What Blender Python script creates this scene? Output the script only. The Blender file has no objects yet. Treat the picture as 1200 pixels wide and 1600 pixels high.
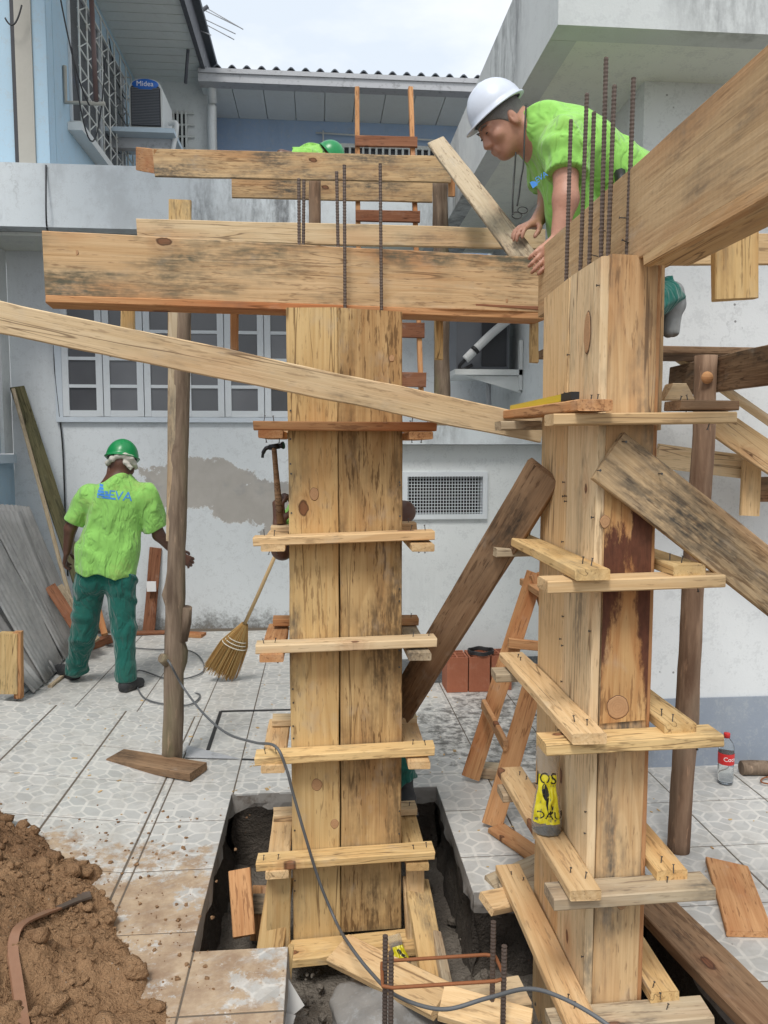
import bpy, bmesh, math, random
import numpy as np
from mathutils import Vector, Matrix, noise as mnoise
random.seed(7)
R_ = math.radians
sc = bpy.context.scene
COL = sc.collection

# ------------------------------------------------------------------ camera
CAM_H, YAW, PITCH = 1.65, R_(4.8), math.atan(100 / 1200)
cam_d = bpy.data.cameras.new('camera')
cam_d.sensor_fit = 'VERTICAL'; cam_d.sensor_height = 24.0; cam_d.lens = 18.0
cam_d.clip_start = 0.05; cam_d.clip_end = 500
cam = bpy.data.objects.new('camera', cam_d); COL.objects.link(cam)
cam.location = (0, 0, CAM_H)
cam.rotation_euler = (math.pi / 2 - PITCH, 0, -YAW)
sc.camera = cam

# ------------------------------------------------------------------ sky, sun, exposure
SUN_EL, SUN_AZ = R_(58), R_(200)          # azimuth from +Y (north) clockwise
w = bpy.data.worlds.new('World'); sc.world = w; w.use_nodes = True
nt = w.node_tree; nt.nodes.clear()
out = nt.nodes.new('ShaderNodeOutputWorld')
sky = nt.nodes.new('ShaderNodeTexSky'); sky.sky_type = 'NISHITA'; sky.sun_disc = False
sky.sun_elevation = SUN_EL; sky.sun_rotation = SUN_AZ; sky.dust_density = 4.0
bg1 = nt.nodes.new('ShaderNodeBackground'); bg1.inputs['Strength'].default_value = 0.08
nt.links.new(sky.outputs[0], bg1.inputs[0])
tc = nt.nodes.new('ShaderNodeTexCoord')
mp = nt.nodes.new('ShaderNodeMapping'); mp.inputs['Scale'].default_value = (1.6, 1.6, 4.2)
nt.links.new(tc.outputs['Generated'], mp.inputs[0])
nz = nt.nodes.new('ShaderNodeTexNoise'); nz.inputs['Scale'].default_value = 1.7
nz.inputs['Detail'].default_value = 7; nz.inputs['Roughness'].default_value = 0.52
nt.links.new(mp.outputs[0], nz.inputs[0])
cr = nt.nodes.new('ShaderNodeValToRGB')
cr.color_ramp.elements[0].position = 0.40; cr.color_ramp.elements[0].color = (0.72, 0.79, 0.87, 1)
cr.color_ramp.elements[1].position = 0.58; cr.color_ramp.elements[1].color = (0.98, 0.99, 1.0, 1)
nt.links.new(nz.outputs[0], cr.inputs[0])
bg2 = nt.nodes.new('ShaderNodeBackground'); bg2.inputs['Strength'].default_value = 0.80
nt.links.new(cr.outputs[0], bg2.inputs[0])
mix = nt.nodes.new('ShaderNodeMixShader'); mix.inputs[0].default_value = 0.88
nt.links.new(bg1.outputs[0], mix.inputs[1]); nt.links.new(bg2.outputs[0], mix.inputs[2])
nt.links.new(mix.outputs[0], out.inputs[0])

sun_d = bpy.data.lights.new('sun', 'SUN'); sun_d.energy = 1.5; sun_d.angle = R_(16); sun_d.color = (1.0, 0.965, 0.91)
sun = bpy.data.objects.new('sun', sun_d); COL.objects.link(sun)
sdir = Vector((math.sin(SUN_AZ) * math.cos(SUN_EL), math.cos(SUN_AZ) * math.cos(SUN_EL), math.sin(SUN_EL)))
sun.rotation_euler = sdir.to_track_quat('Z', 'Y').to_euler()
sun.location = (0, 0, 12)
sc.cycles.max_bounces = 6; sc.cycles.diffuse_bounces = 3; sc.cycles.glossy_bounces = 2; sc.cycles.transmission_bounces = 6; sc.cycles.caustics_reflective = False; sc.cycles.caustics_refractive = False
vs = sc.view_settings
vs.view_transform = 'Standard'; vs.look = 'None'; vs.exposure = 0.64; vs.gamma = 1.0; vs.use_curve_mapping = False

# ------------------------------------------------------------------ survey helpers (photo pixel -> point on a known plane)
_F = Vector((math.sin(YAW) * math.cos(PITCH), math.cos(YAW) * math.cos(PITCH), -math.sin(PITCH)))
_R = Vector((math.cos(YAW), -math.sin(YAW), 0)); _U = _R.cross(_F)
_C = Vector((0, 0, CAM_H))
def ray(x, y): return _F * 1200 + _R * (x - 600) - _U * (y - 800)
def at(x, y, Y): r = ray(x, y); return _C + r * (Y / r.y)
def gnd(x, y, z=0.0): r = ray(x, y); return _C + r * ((z - CAM_H) / r.z)
def atX(x, y, X): r = ray(x, y); return _C + r * (X / r.x)
V = Vector

# ------------------------------------------------------------------ object helpers
def tag(o, label=None, cat=None, group=None, kind=None):
    if label: o['label'] = label
    if cat: o['category'] = cat
    if group: o['group'] = group
    if kind: o['kind'] = kind
    return o
def thing(name, loc, label, cat, group=None):
    o = bpy.data.objects.new(name, None); COL.objects.link(o)
    o.location = loc; o.empty_display_size = 0.1
    o['_w'] = 1; del o['_w']
    return tag(o, label, cat, group)
MW = {}
def wmat(o): return MW.get(o.name, Matrix.Translation(o.location))
def put(o, parent=None, M=None):
    """link o with world matrix M under parent, keeping its world place"""
    COL.objects.link(o)
    M = M or Matrix.Identity(4)
    MW[o.name] = M
    if parent is not None:
        o.parent = parent
        o.matrix_parent_inverse = wmat(parent).inverted()
    o.matrix_basis = M
    return o
def mesh(verts, faces, name='m', smooth=False):
    me = bpy.data.meshes.new(name); me.from_pydata([tuple(v) for v in verts], [], faces); me.update()
    if smooth: me.shade_smooth()
    return me
def obj(name, me, mat=None, parent=None, M=None):
    me.name = name
    if mat is not None and not me.materials: me.materials.append(mat)
    return put(bpy.data.objects.new(name, me), parent, M)

class MB:
    def __init__(s): s.v = []; s.f = []; s.sm = []
    def add(s, vs_, fs_, sm=False):
        n = len(s.v); s.v += [V(q) for q in vs_]; s.f += [tuple(i + n for i in q) for q in fs_]; s.sm += [sm] * len(fs_); return s
    def box(s, lo, hi, M=None):
        x0, y0, z0 = lo; x1, y1, z1 = hi
        p = [V((x, y, z)) for z in (z0, z1) for y in (y0, y1) for x in (x0, x1)]
        if M is not None: p = [M @ q for q in p]
        return s.add(p, [(0, 2, 3, 1), (4, 5, 7, 6), (0, 1, 5, 4), (2, 6, 7, 3), (0, 4, 6, 2), (1, 3, 7, 5)])
    def quad(s, a, b, c, d): return s.add([a, b, c, d], [(0, 1, 2, 3)])
    def tube(s, pts, rad, n=8, caps=True, sm=True, closed=False):
        pts = [V(p) for p in pts]; m = len(pts)
        rad = rad if hasattr(rad, '__len__') else [rad] * m
        vs_, fs_ = [], []
        ref = None
        for i, p in enumerate(pts):
            if closed: t = pts[(i + 1) % m] - pts[i - 1]
            else: t = pts[min(i + 1, m - 1)] - pts[max(i - 1, 0)]
            t.normalize()
            if ref is None:
                ref = V((0, 0, 1)) if abs(t.z) < .9 else V((1, 0, 0))
            a = t.cross(ref)
            if a.length < 1e-5: a = t.cross(V((0, 1, 0.1)))
            a.normalize(); b = t.cross(a); b.normalize(); ref = -b if False else a.cross(t)
            for k in range(n):
                an = 2 * math.pi * k / n
                vs_.append(p + (a * math.cos(an) + b * math.sin(an)) * rad[i])
        rng = m if closed else m - 1
        for i in range(rng):
            j = (i + 1) % m
            for k in range(n):
                fs_.append((i * n + k, i * n + (k + 1) % n, j * n + (k + 1) % n, j * n + k))
        s.add(vs_, fs_, sm)
        if caps and not closed:
            base = len(s.v) - len(vs_)
            s.f.append(tuple(base + k for k in range(n))[::-1]); s.sm.append(False)
            s.f.append(tuple(base + (m - 1) * n + k for k in range(n))); s.sm.append(False)
        return s
    def lathe(s, prof, M=None, n=20, sm=True):
        vs_, fs_ = [], []
        for r, z in prof:
            for k in range(n):
                an = 2 * math.pi * k / n; q = V((r * math.cos(an), r * math.sin(an), z)); vs_.append(M @ q if M is not None else q)
        for i in range(len(prof) - 1):
            for k in range(n): fs_.append((i * n + k, i * n + (k + 1) % n, (i + 1) * n + (k + 1) % n, (i + 1) * n + k))
        return s.add(vs_, fs_, sm)
    def build(s, name, mat, parent=None, M=None, origin=None):
        if origin is None and M is None:
            lo = V((min(q.x for q in s.v), min(q.y for q in s.v), min(q.z for q in s.v)))
            hi = V((max(q.x for q in s.v), max(q.y for q in s.v), max(q.z for q in s.v)))
            origin = V(((lo.x + hi.x) / 2, (lo.y + hi.y) / 2, lo.z))
        if M is None:
            M = Matrix.Translation(origin); vv = [q - origin for q in s.v]
        else: vv = s.v
        me = mesh(vv, s.f, name)
        me.polygons.foreach_set('use_smooth', s.sm)
        return obj(name, me, mat, parent, M)

# ------------------------------------------------------------------ node expressions
class S:
    T = None
    def __init__(s, sock): s.s = sock
    @staticmethod
    def m(op, *a):
        n = S.T.nodes.new('ShaderNodeMath'); n.operation = op
        for i, q in enumerate(a):
            if isinstance(q, S): S.T.links.new(q.s, n.inputs[i])
            else: n.inputs[i].default_value = q
        return S(n.outputs[0])
    def __add__(s, o): return S.m('ADD', s, o)
    __radd__ = __add__
    def __sub__(s, o): return S.m('SUBTRACT', s, o)
    def __rsub__(s, o): return S.m('SUBTRACT', o, s)
    def __mul__(s, o): return S.m('MULTIPLY', s, o)
    __rmul__ = __mul__
    def __truediv__(s, o): return S.m('DIVIDE', s, o)
    def abs(s): return S.m('ABSOLUTE', s)
    def sin(s): return S.m('SINE', s)
    def fract(s): return S.m('FRACT', s)
    def pow(s, e): return S.m('POWER', s, e)
    def max(s, o): return S.m('MAXIMUM', s, o)
    def min(s, o): return S.m('MINIMUM', s, o)
    def step(s, a, b):          # smoothstep a..b -> 0..1
        n = S.T.nodes.new('ShaderNodeMapRange'); n.interpolation_type = 'SMOOTHSTEP'
        S.T.links.new(s.s, n.inputs[0]); rev = a > b
        n.inputs[1].default_value = min(a, b); n.inputs[2].default_value = max(a, b)
        n.inputs[3].default_value = 1.0 if rev else 0.0; n.inputs[4].default_value = 0.0 if rev else 1.0
        return S(n.outputs[0])
def vec(x, y, z):
    n = S.T.nodes.new('ShaderNodeCombineXYZ')
    for i, q in enumerate((x, y, z)):
        if isinstance(q, S): S.T.links.new(q.s, n.inputs[i])
        else: n.inputs[i].default_value = q
    return S(n.outputs[0])
def sep(v):
    n = S.T.nodes.new('ShaderNodeSeparateXYZ'); S.T.links.new(v.s, n.inputs[0]); return [S(q) for q in n.outputs]
def nse(v, scale=1.0, detail=3, rough=.5, dist=0.0):
    n = S.T.nodes.new('ShaderNodeTexNoise'); S.T.links.new(v.s, n.inputs['Vector'])
    n.inputs['Scale'].default_value = scale; n.inputs['Detail'].default_value = detail
    n.inputs['Roughness'].default_value = rough; n.inputs['Distortion'].default_value = dist
    return S(n.outputs[0])
def vor(v, scale=1.0, dim='3D', feat='F1', rnd=1.0):
    n = S.T.nodes.new('ShaderNodeTexVoronoi'); n.voronoi_dimensions = dim; n.feature = feat
    S.T.links.new(v.s, n.inputs['Vector']); n.inputs['Scale'].default_value = scale; n.inputs['Randomness'].default_value = rnd
    return S(n.outputs['Distance']), (S(n.outputs['Color']) if feat != 'DISTANCE_TO_EDGE' else None)
def mixc(f, a, b):
    n = S.T.nodes.new('ShaderNodeMix'); n.data_type = 'RGBA'
    for i, q in ((0, f), (6, a), (7, b)):
        if isinstance(q, S): S.T.links.new(q.s, n.inputs[i])
        elif i == 0: n.inputs[i].default_value = q
        else: n.inputs[i].default_value = (*q, 1)
    return S(n.outputs[2])
def tcoord(kind='Object'):
    n = S.T.nodes.new('ShaderNodeTexCoord'); return S(n.outputs[kind])
def wpos():
    n = S.T.nodes.new('ShaderNodeNewGeometry'); return S(n.outputs['Position'])
def orand():
    n = S.T.nodes.new('ShaderNodeObjectInfo'); return S(n.outputs['Random'])
def hsv(c, h=.5, s=1.0, v=1.0):
    n = S.T.nodes.new('ShaderNodeHueSaturation')
    for nm, q in (('Hue', h), ('Saturation', s), ('Value', v)):
        if isinstance(q, S): S.T.links.new(q.s, n.inputs[nm])
        else: n.inputs[nm].default_value = q
    S.T.links.new(c.s, n.inputs['Color']); return S(n.outputs[0])
def begin(name):
    m = bpy.data.materials.new(name); m.use_nodes = True; S.T = m.node_tree; return m
def finish(m, col, rough=.8, bump=None, bstr=.3, bdist=.004, metal=0.0, spec=.5, trans=0.0, **kw):
    b = m.node_tree.nodes['Principled BSDF']
    def setv(nm, q):
        if isinstance(q, S): S.T.links.new(q.s, b.inputs[nm])
        elif isinstance(q, tuple): b.inputs[nm].default_value = (*q, 1) if len(q) == 3 else q
        else: b.inputs[nm].default_value = q
    setv('Base Color', col); setv('Roughness', rough); setv('Metallic', metal); setv('Specular IOR Level', spec)
    if trans: setv('Transmission Weight', trans)
    for k, q in kw.items(): setv(k.replace('_', ' '), q)
    if bump is not None:
        n = S.T.nodes.new('ShaderNodeBump'); n.inputs['Strength'].default_value = bstr; n.inputs['Distance'].default_value = bdist
        S.T.links.new(bump.s, n.inputs['Height']); S.T.links.new(n.outputs[0], b.inputs['Normal'])
    return m

# ------------------------------------------------------------------ materials
def wood(name, light, dark, stain=.3, stain_col=(.075, .075, .07), knot=(.15, .055, .028), red=.28, sat=1.0, rough_saw=.5, knots=.55, fleck=.6, barky=False):
    """sawn board, X along the grain: soft growth rings, fibres, dark flecks, small knots, blue stain"""
    m = begin(name); light = (light[0] * .99, light[1] * .955, light[2] * .90); dark = (dark[0], dark[1] * .95, dark[2] * .88)
    x0, y0, z0 = sep(tcoord()); r = orand()
    x = x0 + r * 61.0; y = y0 + r * 13.7; z = z0 + r * 7.1
    wob = nse(vec(x * .9, y * 2.5, z * 2.5), 1, 2) - .5
    kd, kc = vor(vec(x * 2.1, y * 3.6, r * 9.0), 1.0, '2D')
    ksel = sep(kc)[0].step(1 - knots, 1 - knots + .02)
    kd = kd + (nse(vec(x * 28.0, y * 28.0, 0.0), 1, 2) - .5) * .07
    halo = kd.step(.19, .02) * ksel
    ks = sep(kc)[1] * .042 + .018
    km = (kd - ks).step(.012, -.010) * ksel
    kring = (kd - ks).abs().step(.016, .002) * ksel
    yy = y + wob * .05 + halo * .03
    ring = (nse(vec(x * .55, yy * 5.0, z * 5.0), 1, 1.5, .4) * 17.0 + halo * 1.5).fract()
    ringm = ring.step(0.05, .85) * ring.step(1.0, .9)
    fib = nse(vec(x * 5.0, y * 170.0, z * 170.0), 1, 1, .6)
    strk = nse(vec(x * 1.3, yy * 34.0, z * 34.0), 1, 3, .6)
    tone = nse(vec(x * 1.1, y * 4.0, z * 4.0), 1, 3, .6)
    g = ringm * .24 + (strk - .5) * .8 + (fib - .5) * .75 + (tone - .5) * .9 + .30
    c = mixc(g.step(-.15, 1.1), light, dark)
    c = mixc(tone.step(.50, .72) * red, c, (dark[0] * 1.05, dark[1] * .66, dark[2] * .5))
    c = mixc(halo * .30, c, (knot[0] * 2.4, knot[1] * 2.8, knot[2] * 2.6))
    c = mixc(km * .85, c, (knot[0] * 1.2, knot[1] * 1.2, knot[2] * 1.2))
    c = mixc(kring * .75, c, (knot[0] * .45, knot[1] * .5, knot[2] * .55))
    ck = (nse(vec(x * .8, y * 16.0, z * 16.0), 1, 2, .5) - .5).abs().step(.010, .002) * nse(vec(x * 1.5, y * 4.0, 0.0), 1, 2).step(.48, .58)
    c = mixc(ck * .7, c, (dark[0] * .22, dark[1] * .18, dark[2] * .18))
    # short dark flecks
    fl = nse(vec(x * 13.0, y * 95.0, z * 95.0), 1, 3, .62)
    area = nse(vec(x * 2.6, y * 7.0, z * 5.0), 1, 3, .6)
    c = mixc((fl + (area - .5) * .45).step(.56, .68) * fleck, c, (dark[0] * .42, dark[1] * .38, dark[2] * .40))
    # blue stain and mould, drawn out along the grain
    s1 = nse(vec(x * 1.9, y * 6.0, z * 4.0), 1, 4, .62)
    s2 = nse(vec(x * 9.0, y * 70.0, z * 70.0), 1, 3, .65)
    s3 = nse(vec(x * 38.0, y * 60.0, z * 60.0), 1, 2, .6)
    st = s1.step(.66 - stain * .40, .82 - stain * .22) * (s2 * 1.1 + s3 * .7 - .38).step(.12, .75)
    c = mixc(st * min(1.0, .40 + stain), c, stain_col)
    du = nse(vec(x * 6.0, y * 9.0, z * 9.0), 1, 3, .7).step(.56, .78)
    c = mixc(du * .25, c, (.44, .41, .36))
    if barky:
        t = x0 / .74 + .5; w_ = y0 / .135 + .5; e = (nse(vec(x * 16.0, y * 46.0, 0.0), 1, 5, .7) - .5)
        v = ((w_ - .52).abs() - (.66 - t) * .95 + (x * 0.0 + y * 90.0).sin() * .05 + e * .55)
        mk = v.step(-.03, .05)
        mk = mk * (1.0 - (t + e * .3).step(.70, .76) * (w_ + e * .4).step(.42, .50) * (t).step(1.02, .9))
        bk_ = mixc(nse(vec(x * 30.0, y * 90.0, 0.0), 1, 4, .6), (.030, .013, .010), (.15, .055, .034))
        c = mixc(mk * .97, c, bk_)
        c = mixc((v - .01).abs().step(.10, .01) * .55, c, (.13, .055, .028))
    c = hsv(c, .5, sat, r * .26 + .87)
    h = nse(vec(x * 2.0, y * 90.0, z * 90.0), 1, 3, .65) + (x * 260.0).sin() * (.05 * rough_saw)
    return finish(m, c, .85, h, .5, .0035, spec=.2)

W_FRESH = wood('pine_fresh', (.70, .525, .315), (.52, .345, .175), stain=.24, fleck=.5)
W_PALE = wood('pine_pale', (.70, .565, .38), (.52, .385, .23), stain=.34, fleck=.45)
W_YEL = wood('pine_yellow', (.69, .515, .27), (.50, .335, .15), stain=.36)
W_GREY = wood('pine_greyed', (.53, .455, .34), (.37, .295, .20), stain=.50)
W_OR = wood('pine_orange', (.56, .325, .165), (.37, .175, .078), stain=.16, red=.5)
W_RED = wood('hardwood_red', (.30, .145, .085), (.17, .07, .04), stain=.15, red=.4, knots=.2)
W_DARK = wood('board_weathered', (.30, .20, .125), (.15, .09, .053), stain=.45, stain_col=(.03, .027, .023), knots=.3)
W_MOULD = wood('pine_mouldy', (.68, .50, .295), (.45, .29, .15), stain=.66, stain_col=(.095, .09, .078))
W_BEAM = wood('pine_beam', (.69, .51, .315), (.48, .31, .16), stain=.66, stain_col=(.11, .105, .075), red=.45, fleck=.6)
W_ROUGH = wood('board_rough_fibre', (.62, .445, .23), (.33, .205, .09), stain=.60, stain_col=(.13, .085, .045), knots=.12, rough_saw=1.0, fleck=.85)
W_MOSS = wood('board_mossy', (.16, .15, .085), (.07, .07, .038), stain=.5, stain_col=(.035, .04, .025), knots=.2)
W_SAWN = wood('board_sawn_brown', (.54, .40, .245), (.38, .26, .145), stain=.32, stain_col=(.12, .10, .075), rough_saw=2.0, knots=.2, fleck=.25)
W_MOULD2 = wood('pine_black_mould', (.66, .50, .315), (.44, .30, .16), stain=.82, stain_col=(.055, .055, .052), fleck=.7)
W_BARKY = wood('pine_bark_streaked', (.58, .40, .20), (.36, .20, .085), stain=.25, red=.7, barky=True, knots=.1)

def bark(name, light, dark, moss):
    m = begin(name)
    x, y, z = sep(tcoord()); r = orand(); z = z + r * 20.0
    a = nse(vec(x * 22.0, y * 22.0, z * 2.6), 1, 5, .62, .4)
    b = nse(vec(x * 5.0, y * 5.0, z * 1.4), 1, 3)
    k = nse(vec(x * 60.0, y * 60.0, z * 9.0), 1, 4, .6)
    c = mixc(a.step(.3, .7), dark, light)
    c = mixc(b.step(.52, .7) * .55, c, moss)
    c = mixc(k.step(.6, .72) * .5, c, (light[0] * 1.6, light[1] * 1.5, light[2] * 1.4))
    return finish(m, c, .9, a * .8 + k * .4, .9, .010, spec=.15)
BARK = bark('bark_pole', (.27, .205, .15), (.12, .085, .062), (.17, .165, .09))
BARK_R = bark('bark_pole_red', (.30, .20, .135), (.135, .08, .052), (.26, .21, .155))

def plain(name, col, rough=.6, bumpscale=None, bstr=.2, var=.12, metal=0.0, spec=.5, dirt=0.0, dirt_col=(.18, .14, .10), **kw):
    m = begin(name); v = tcoord()
    n1 = nse(v, 6.0, 5, .6); n2 = nse(v, 45.0, 3, .6)
    c = mixc(n1 * .6 + n2 * .4, tuple(q * (1 - var) for q in col), tuple(min(1, q * (1 + var)) for q in col))
    if dirt: c = mixc(nse(v, 11.0, 6, .68).step(.52, .72) * dirt, c, dirt_col)
    b = nse(v, bumpscale, 4, .6) if bumpscale else None
    return finish(m, c, rough, b, bstr, .004, metal, spec, **kw)

def wall_mat(name, col, mould=0.0, streak=0.0, zbase=None, patch=False, grey=None, fleck=.0, crack=True):
    """painted render: brush unevenness, dirty runs, mould spots with their own outlines"""
    m = begin(name); x, y, z = sep(wpos()); p = vec(x, y, z)
    n1 = nse(p, 1.3, 4, .55); n2 = nse(p, 14.0, 5, .65); n3 = nse(p, 90.0, 3, .6)
    c = mixc(n1 * .7 + n2 * .3, tuple(q * .90 for q in col), tuple(min(.95, q * 1.07) for q in col))
    h = n2 * .5 + n3 * .35
    if streak:
        a = nse(vec(x * 7.0, y * 7.0, z * .7), 1, 5, .65)
        b = nse(vec(x * 1.1, y * 1.1, z * .5), 1, 3, .5)
        f_ = nse(vec(x * 30.0, y * 30.0, z * 12.0), 1, 4, .7)
        k = b.step(.44, .60) * (a * .8 + f_ * .5 - .25).step(.25, .58)
        c = mixc(k * streak, c, (.10, .105, .11))
        k2 = (nse(vec(x * 2.2, y * 2.2, z * 1.6), 1, 6, .72)).step(.48, .66)
        c = mixc(k2 * streak * .45, c, (.38, .40, .41))
    if mould and zbase is not None:
        edge = nse(p, 5.0, 6, .7) * .75 + nse(p, 40.0, 4, .7) * .25
        k = (edge * 1.0 - (z - zbase) * 1.0).step(.30, .54)
        c = mixc(k * mould, c, (.20, .205, .20))
        k3 = (edge * .55 - (z - zbase) * 1.4).step(.20, .34)
        c = mixc(k3 * .8, c, (.20, .165, .13))
    if crack:
        ce, _c = vor(p + 0.0 if False else vec(x + (n2 - .5) * .25, y, z + (n1 - .5) * .5), .9, feat='DISTANCE_TO_EDGE')
        c = mixc(ce.step(.006, .002) * nse(p, 1.1, 2).step(.54, .62) * .28, c, (.26, .26, .26))
        c = mixc((n2 * .7 + n3 * .5).step(.60, .74) * .30, c, (.42, .44, .45))
    if fleck:
        d, _c = vor(p, 16.0); c = mixc(d.step(.12, .07) * fleck * nse(p, 3.0, 2).step(.55, .62), c, (.12, .12, .12))
    if patch:
        # lost paint on the back wall: bare cement with a ragged outline
        ed = (nse(p, 4.0, 3, .6) - .5) * 1.6 + (nse(p, 13.0, 6, .75) - .5) * 1.7
        def el(cx_, cz_, rx, rz):
            return ((x - cx_) / rx).pow(2.0) + ((z - cz_) / rz).pow(2.0)
        d = el(-1.12, 1.33, .50, .23).min(el(-.55, 1.14, .46, .20)).min(el(-.20, .93, .34, .27))
        k = (d + ed * 1.0).step(1.04, 1.0)
        cem = mixc(nse(p, 7.0, 5, .6), (.36, .335, .305), (.50, .48, .45))
        cem = mixc(nse(p, 2.6, 4, .6).step(.52, .6) * .6, cem, (.34, .335, .33))
        rim = (d + ed * 1.0 - 1.03).abs().step(.12, .02)
        c = mixc(k, c, cem); c = mixc(rim * .25, c, (.80, .82, .83))
        h = h - k * 1.6
    return finish(m, c, .78, h, .35, .006, spec=.3)

WALL_BACK = wall_mat('render_white_back', (.68, .72, .745), mould=.9, zbase=-.02, patch=True, streak=.10)
WALL_WHITE = wall_mat('render_white', (.69, .72, .72), mould=.5, zbase=-.05, streak=.12)
WALL_RIGHT = wall_mat('render_white_right', (.70, .725, .735), streak=.10, fleck=.8)
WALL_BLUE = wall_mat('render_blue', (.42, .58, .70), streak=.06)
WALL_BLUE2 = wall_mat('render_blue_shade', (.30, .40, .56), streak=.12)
SLAB = wall_mat('slab_paint_stained', (.62, .67, .695), streak=.85)
SLAB2 = wall_mat('overhang_paint_stained', (.58, .61, .61), streak=.75)
SOFFIT = wall_mat('soffit_paint', (.74, .77, .71), streak=.12)
SKIRT = wall_mat('skirting_grey', (.27, .31, .37), streak=.4)
SKIRT_D = wall_mat('skirting_dark', (.10, .11, .115), streak=.4)
CONC = wall_mat('concrete', (.27, .255, .235), streak=.7)
SILL = plain('sill_paint', (.52, .62, .70), .6)
SLATM = plain('soffit_slat_white', (.70, .74, .73), .55, dirt=.12)
FRAME = plain('window_frame_paint', (.56, .62, .68), .5, dirt=.08)
FRAME_L = plain('sash_paint', (.62, .66, .69), .5, dirt=.1)
BEIGE = plain('door_frame_beige', (.40, .385, .34), .5)
FASCIA = plain('fascia_dark', (.075, .08, .095), .6, dirt=.4, dirt_col=(.3, .3, .3))
GUTTER = plain('gutter_grey', (.42, .43, .45), .5, dirt=.6, dirt_col=(.10, .10, .10))
PVC = plain('pvc_pipe', (.66, .69, .70), .4, dirt=.15)
ROOFM = plain('roof_fibre_cement', (.10, .115, .135), .8, 20, dirt=.5, dirt_col=(.05, .05, .05))
GLASS = finish(begin('window_glass_dark'), (.028, .03, .035), .12, spec=.6)
_m = begin('mesh_pane_painted_reflect'); _p = wpos(); _r = orand()
GLASS_M = finish(_m, hsv(mixc(nse(_p, 2.2, 3), (.075, .078, .088), (.15, .155, .165)), .5, 1.0, _r * .7 + .6), .22, spec=.6)  # brightness differs per pane: uneven reflections are put into the colour
GLASS_B = plain('tinted_pane', (.055, .065, .12), .25)
DARKM = plain('dark_interior', (.012, .012, .012), .9)
STEEL = plain('painted_steel_bars', (.60, .62, .60), .5, dirt=.35, dirt_col=(.25, .13, .07))
STEEL_P = plain('painted_steel_pole', (.10, .06, .055), .5)
AC_W = plain('plastic_white', (.68, .70, .69), .4, dirt=.08)
AC_G = plain('plastic_dark_grille', (.035, .036, .042), .5)
AC_GR = plain('casing_grey', (.14, .15, .17), .5)
INSUL = plain('pipe_insulation', (.62, .63, .63), .7)
BLUEP = plain('logo_blue', (.02, .13, .50), .4)
WHITEP = plain('print_white', (.80, .80, .80), .5)
BLACKP = plain('print_black', (.012, .012, .012), .5)
REBAR = plain('rebar_rusty', (.12, .09, .075), .65, 60, .4, .4, .5, dirt=.6, dirt_col=(.15, .075, .045))
REBAR_O = plain('rebar_orange_rust', (.26, .095, .035), .75, 60, .4, .3, .2)
NAIL = plain('nail_steel', (.10, .095, .09), .45, metal=.7)
CABLE = plain('cable_grey', (.11, .115, .12), .5)
WIRE = plain('wire_black', (.018, .018, .02), .5)
STRAW = plain('broom_straw', (.40, .225, .07), .8, 90, .5, .4)
STRAW_L = plain('broom_straw_pale', (.52, .36, .15), .8, 90, .5, .3)
TWINE = plain('twine', (.62, .60, .52), .8)
CANE = plain('broom_cane', (.55, .38, .19), .6)
YELLOW = plain('plastic_yellow', (.66, .49, .02), .4)
REDP = plain('plastic_red', (.55, .02, .02), .4)
BRICKM = plain('clay_brick', (.36, .125, .065), .85, 40, .4, .2, dirt=.25, dirt_col=(.45, .28, .2))
ASB = wall_mat('fibre_cement_sheet', (.46, .45, .435), streak=.45)
HOSE = plain('old_strap_brown', (.25, .13, .075), .6, 25, .4, .25, dirt=.3)
def cloth(name, col, dirt_col, dirt=.2, crease=1.0):
    m = begin(name); v = tcoord()
    q = vec(*[a + (nse(v, 3.0 + i, 2) - .5) * .22 for i, a in enumerate(sep(v))])
    qx, qy, qz = sep(q); q = vec(qx * 1.5, qy * 1.5, qz * .55)
    r1 = (nse(q, 5.0, 1, .5) - .5).abs(); r2 = (nse(q, 12.0, 2, .5) - .5).abs()
    n = nse(v, 5.0, 5, .65)
    c = mixc(n, tuple(a * .86 for a in col), tuple(a * 1.1 for a in col))
    c = mixc(nse(v, 4.0, 6, .7).step(.52, .68) * dirt, c, dirt_col)
    h = r1.step(.0, .17) * 1.0 + r2.step(0, .13) * .38 + nse(v, 300.0, 1) * .05
    return finish(m, c, .88, h, .85 * crease, .013, spec=.2, Sheen_Weight=.25)
SHIRT = cloth('shirt_green', (.28, .60, .12), (.30, .42, .10), .25)
SHIRT_D = cloth('shirt_green_dirty', (.265, .56, .125), (.30, .30, .10), .45)
TROUS = cloth('trousers_green', (.012, .115, .092), (.05, .12, .09), .35)
TROUS_G = plain('trousers_grey', (.13, .13, .145), .9, 100, .3, .15)
SKIN_D = plain('skin_dark', (.11, .05, .032), .45, 60, .3, .3)
SKIN_L = plain('skin_tan', (.43, .215, .145), .5, 60, .35, .28, dirt=.25, dirt_col=(.36, .13, .085))
HAIR = plain('hair_greying', (.15, .14, .135), .8, 160, .6, .5)
EYE = plain('eye_dark', (.03, .02, .018), .3)
HELM_G = plain('helmet_green', (.008, .23, .065), .32)
HELM_W = plain('helmet_white', (.60, .65, .74), .35)
RAG = plain('head_cloth', (.55, .53, .47), .9, 60, .4, .2, dirt=.35, dirt_col=(.12, .1, .09))
SHOE = plain('shoe_dark', (.030, .031, .034), .75, 50, .3, .3, dirt=.6, dirt_col=(.14, .12, .10))
SHOE_G = plain('shoe_grey', (.24, .25, .25), .8, 50, .4, .3, dirt=.4, dirt_col=(.12, .12, .12))
LOGOB = plain('shirt_print_blue', (.06, .25, .66), .8)
HAM = plain('hammer_head', (.028, .028, .03), .4, metal=.6)
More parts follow.
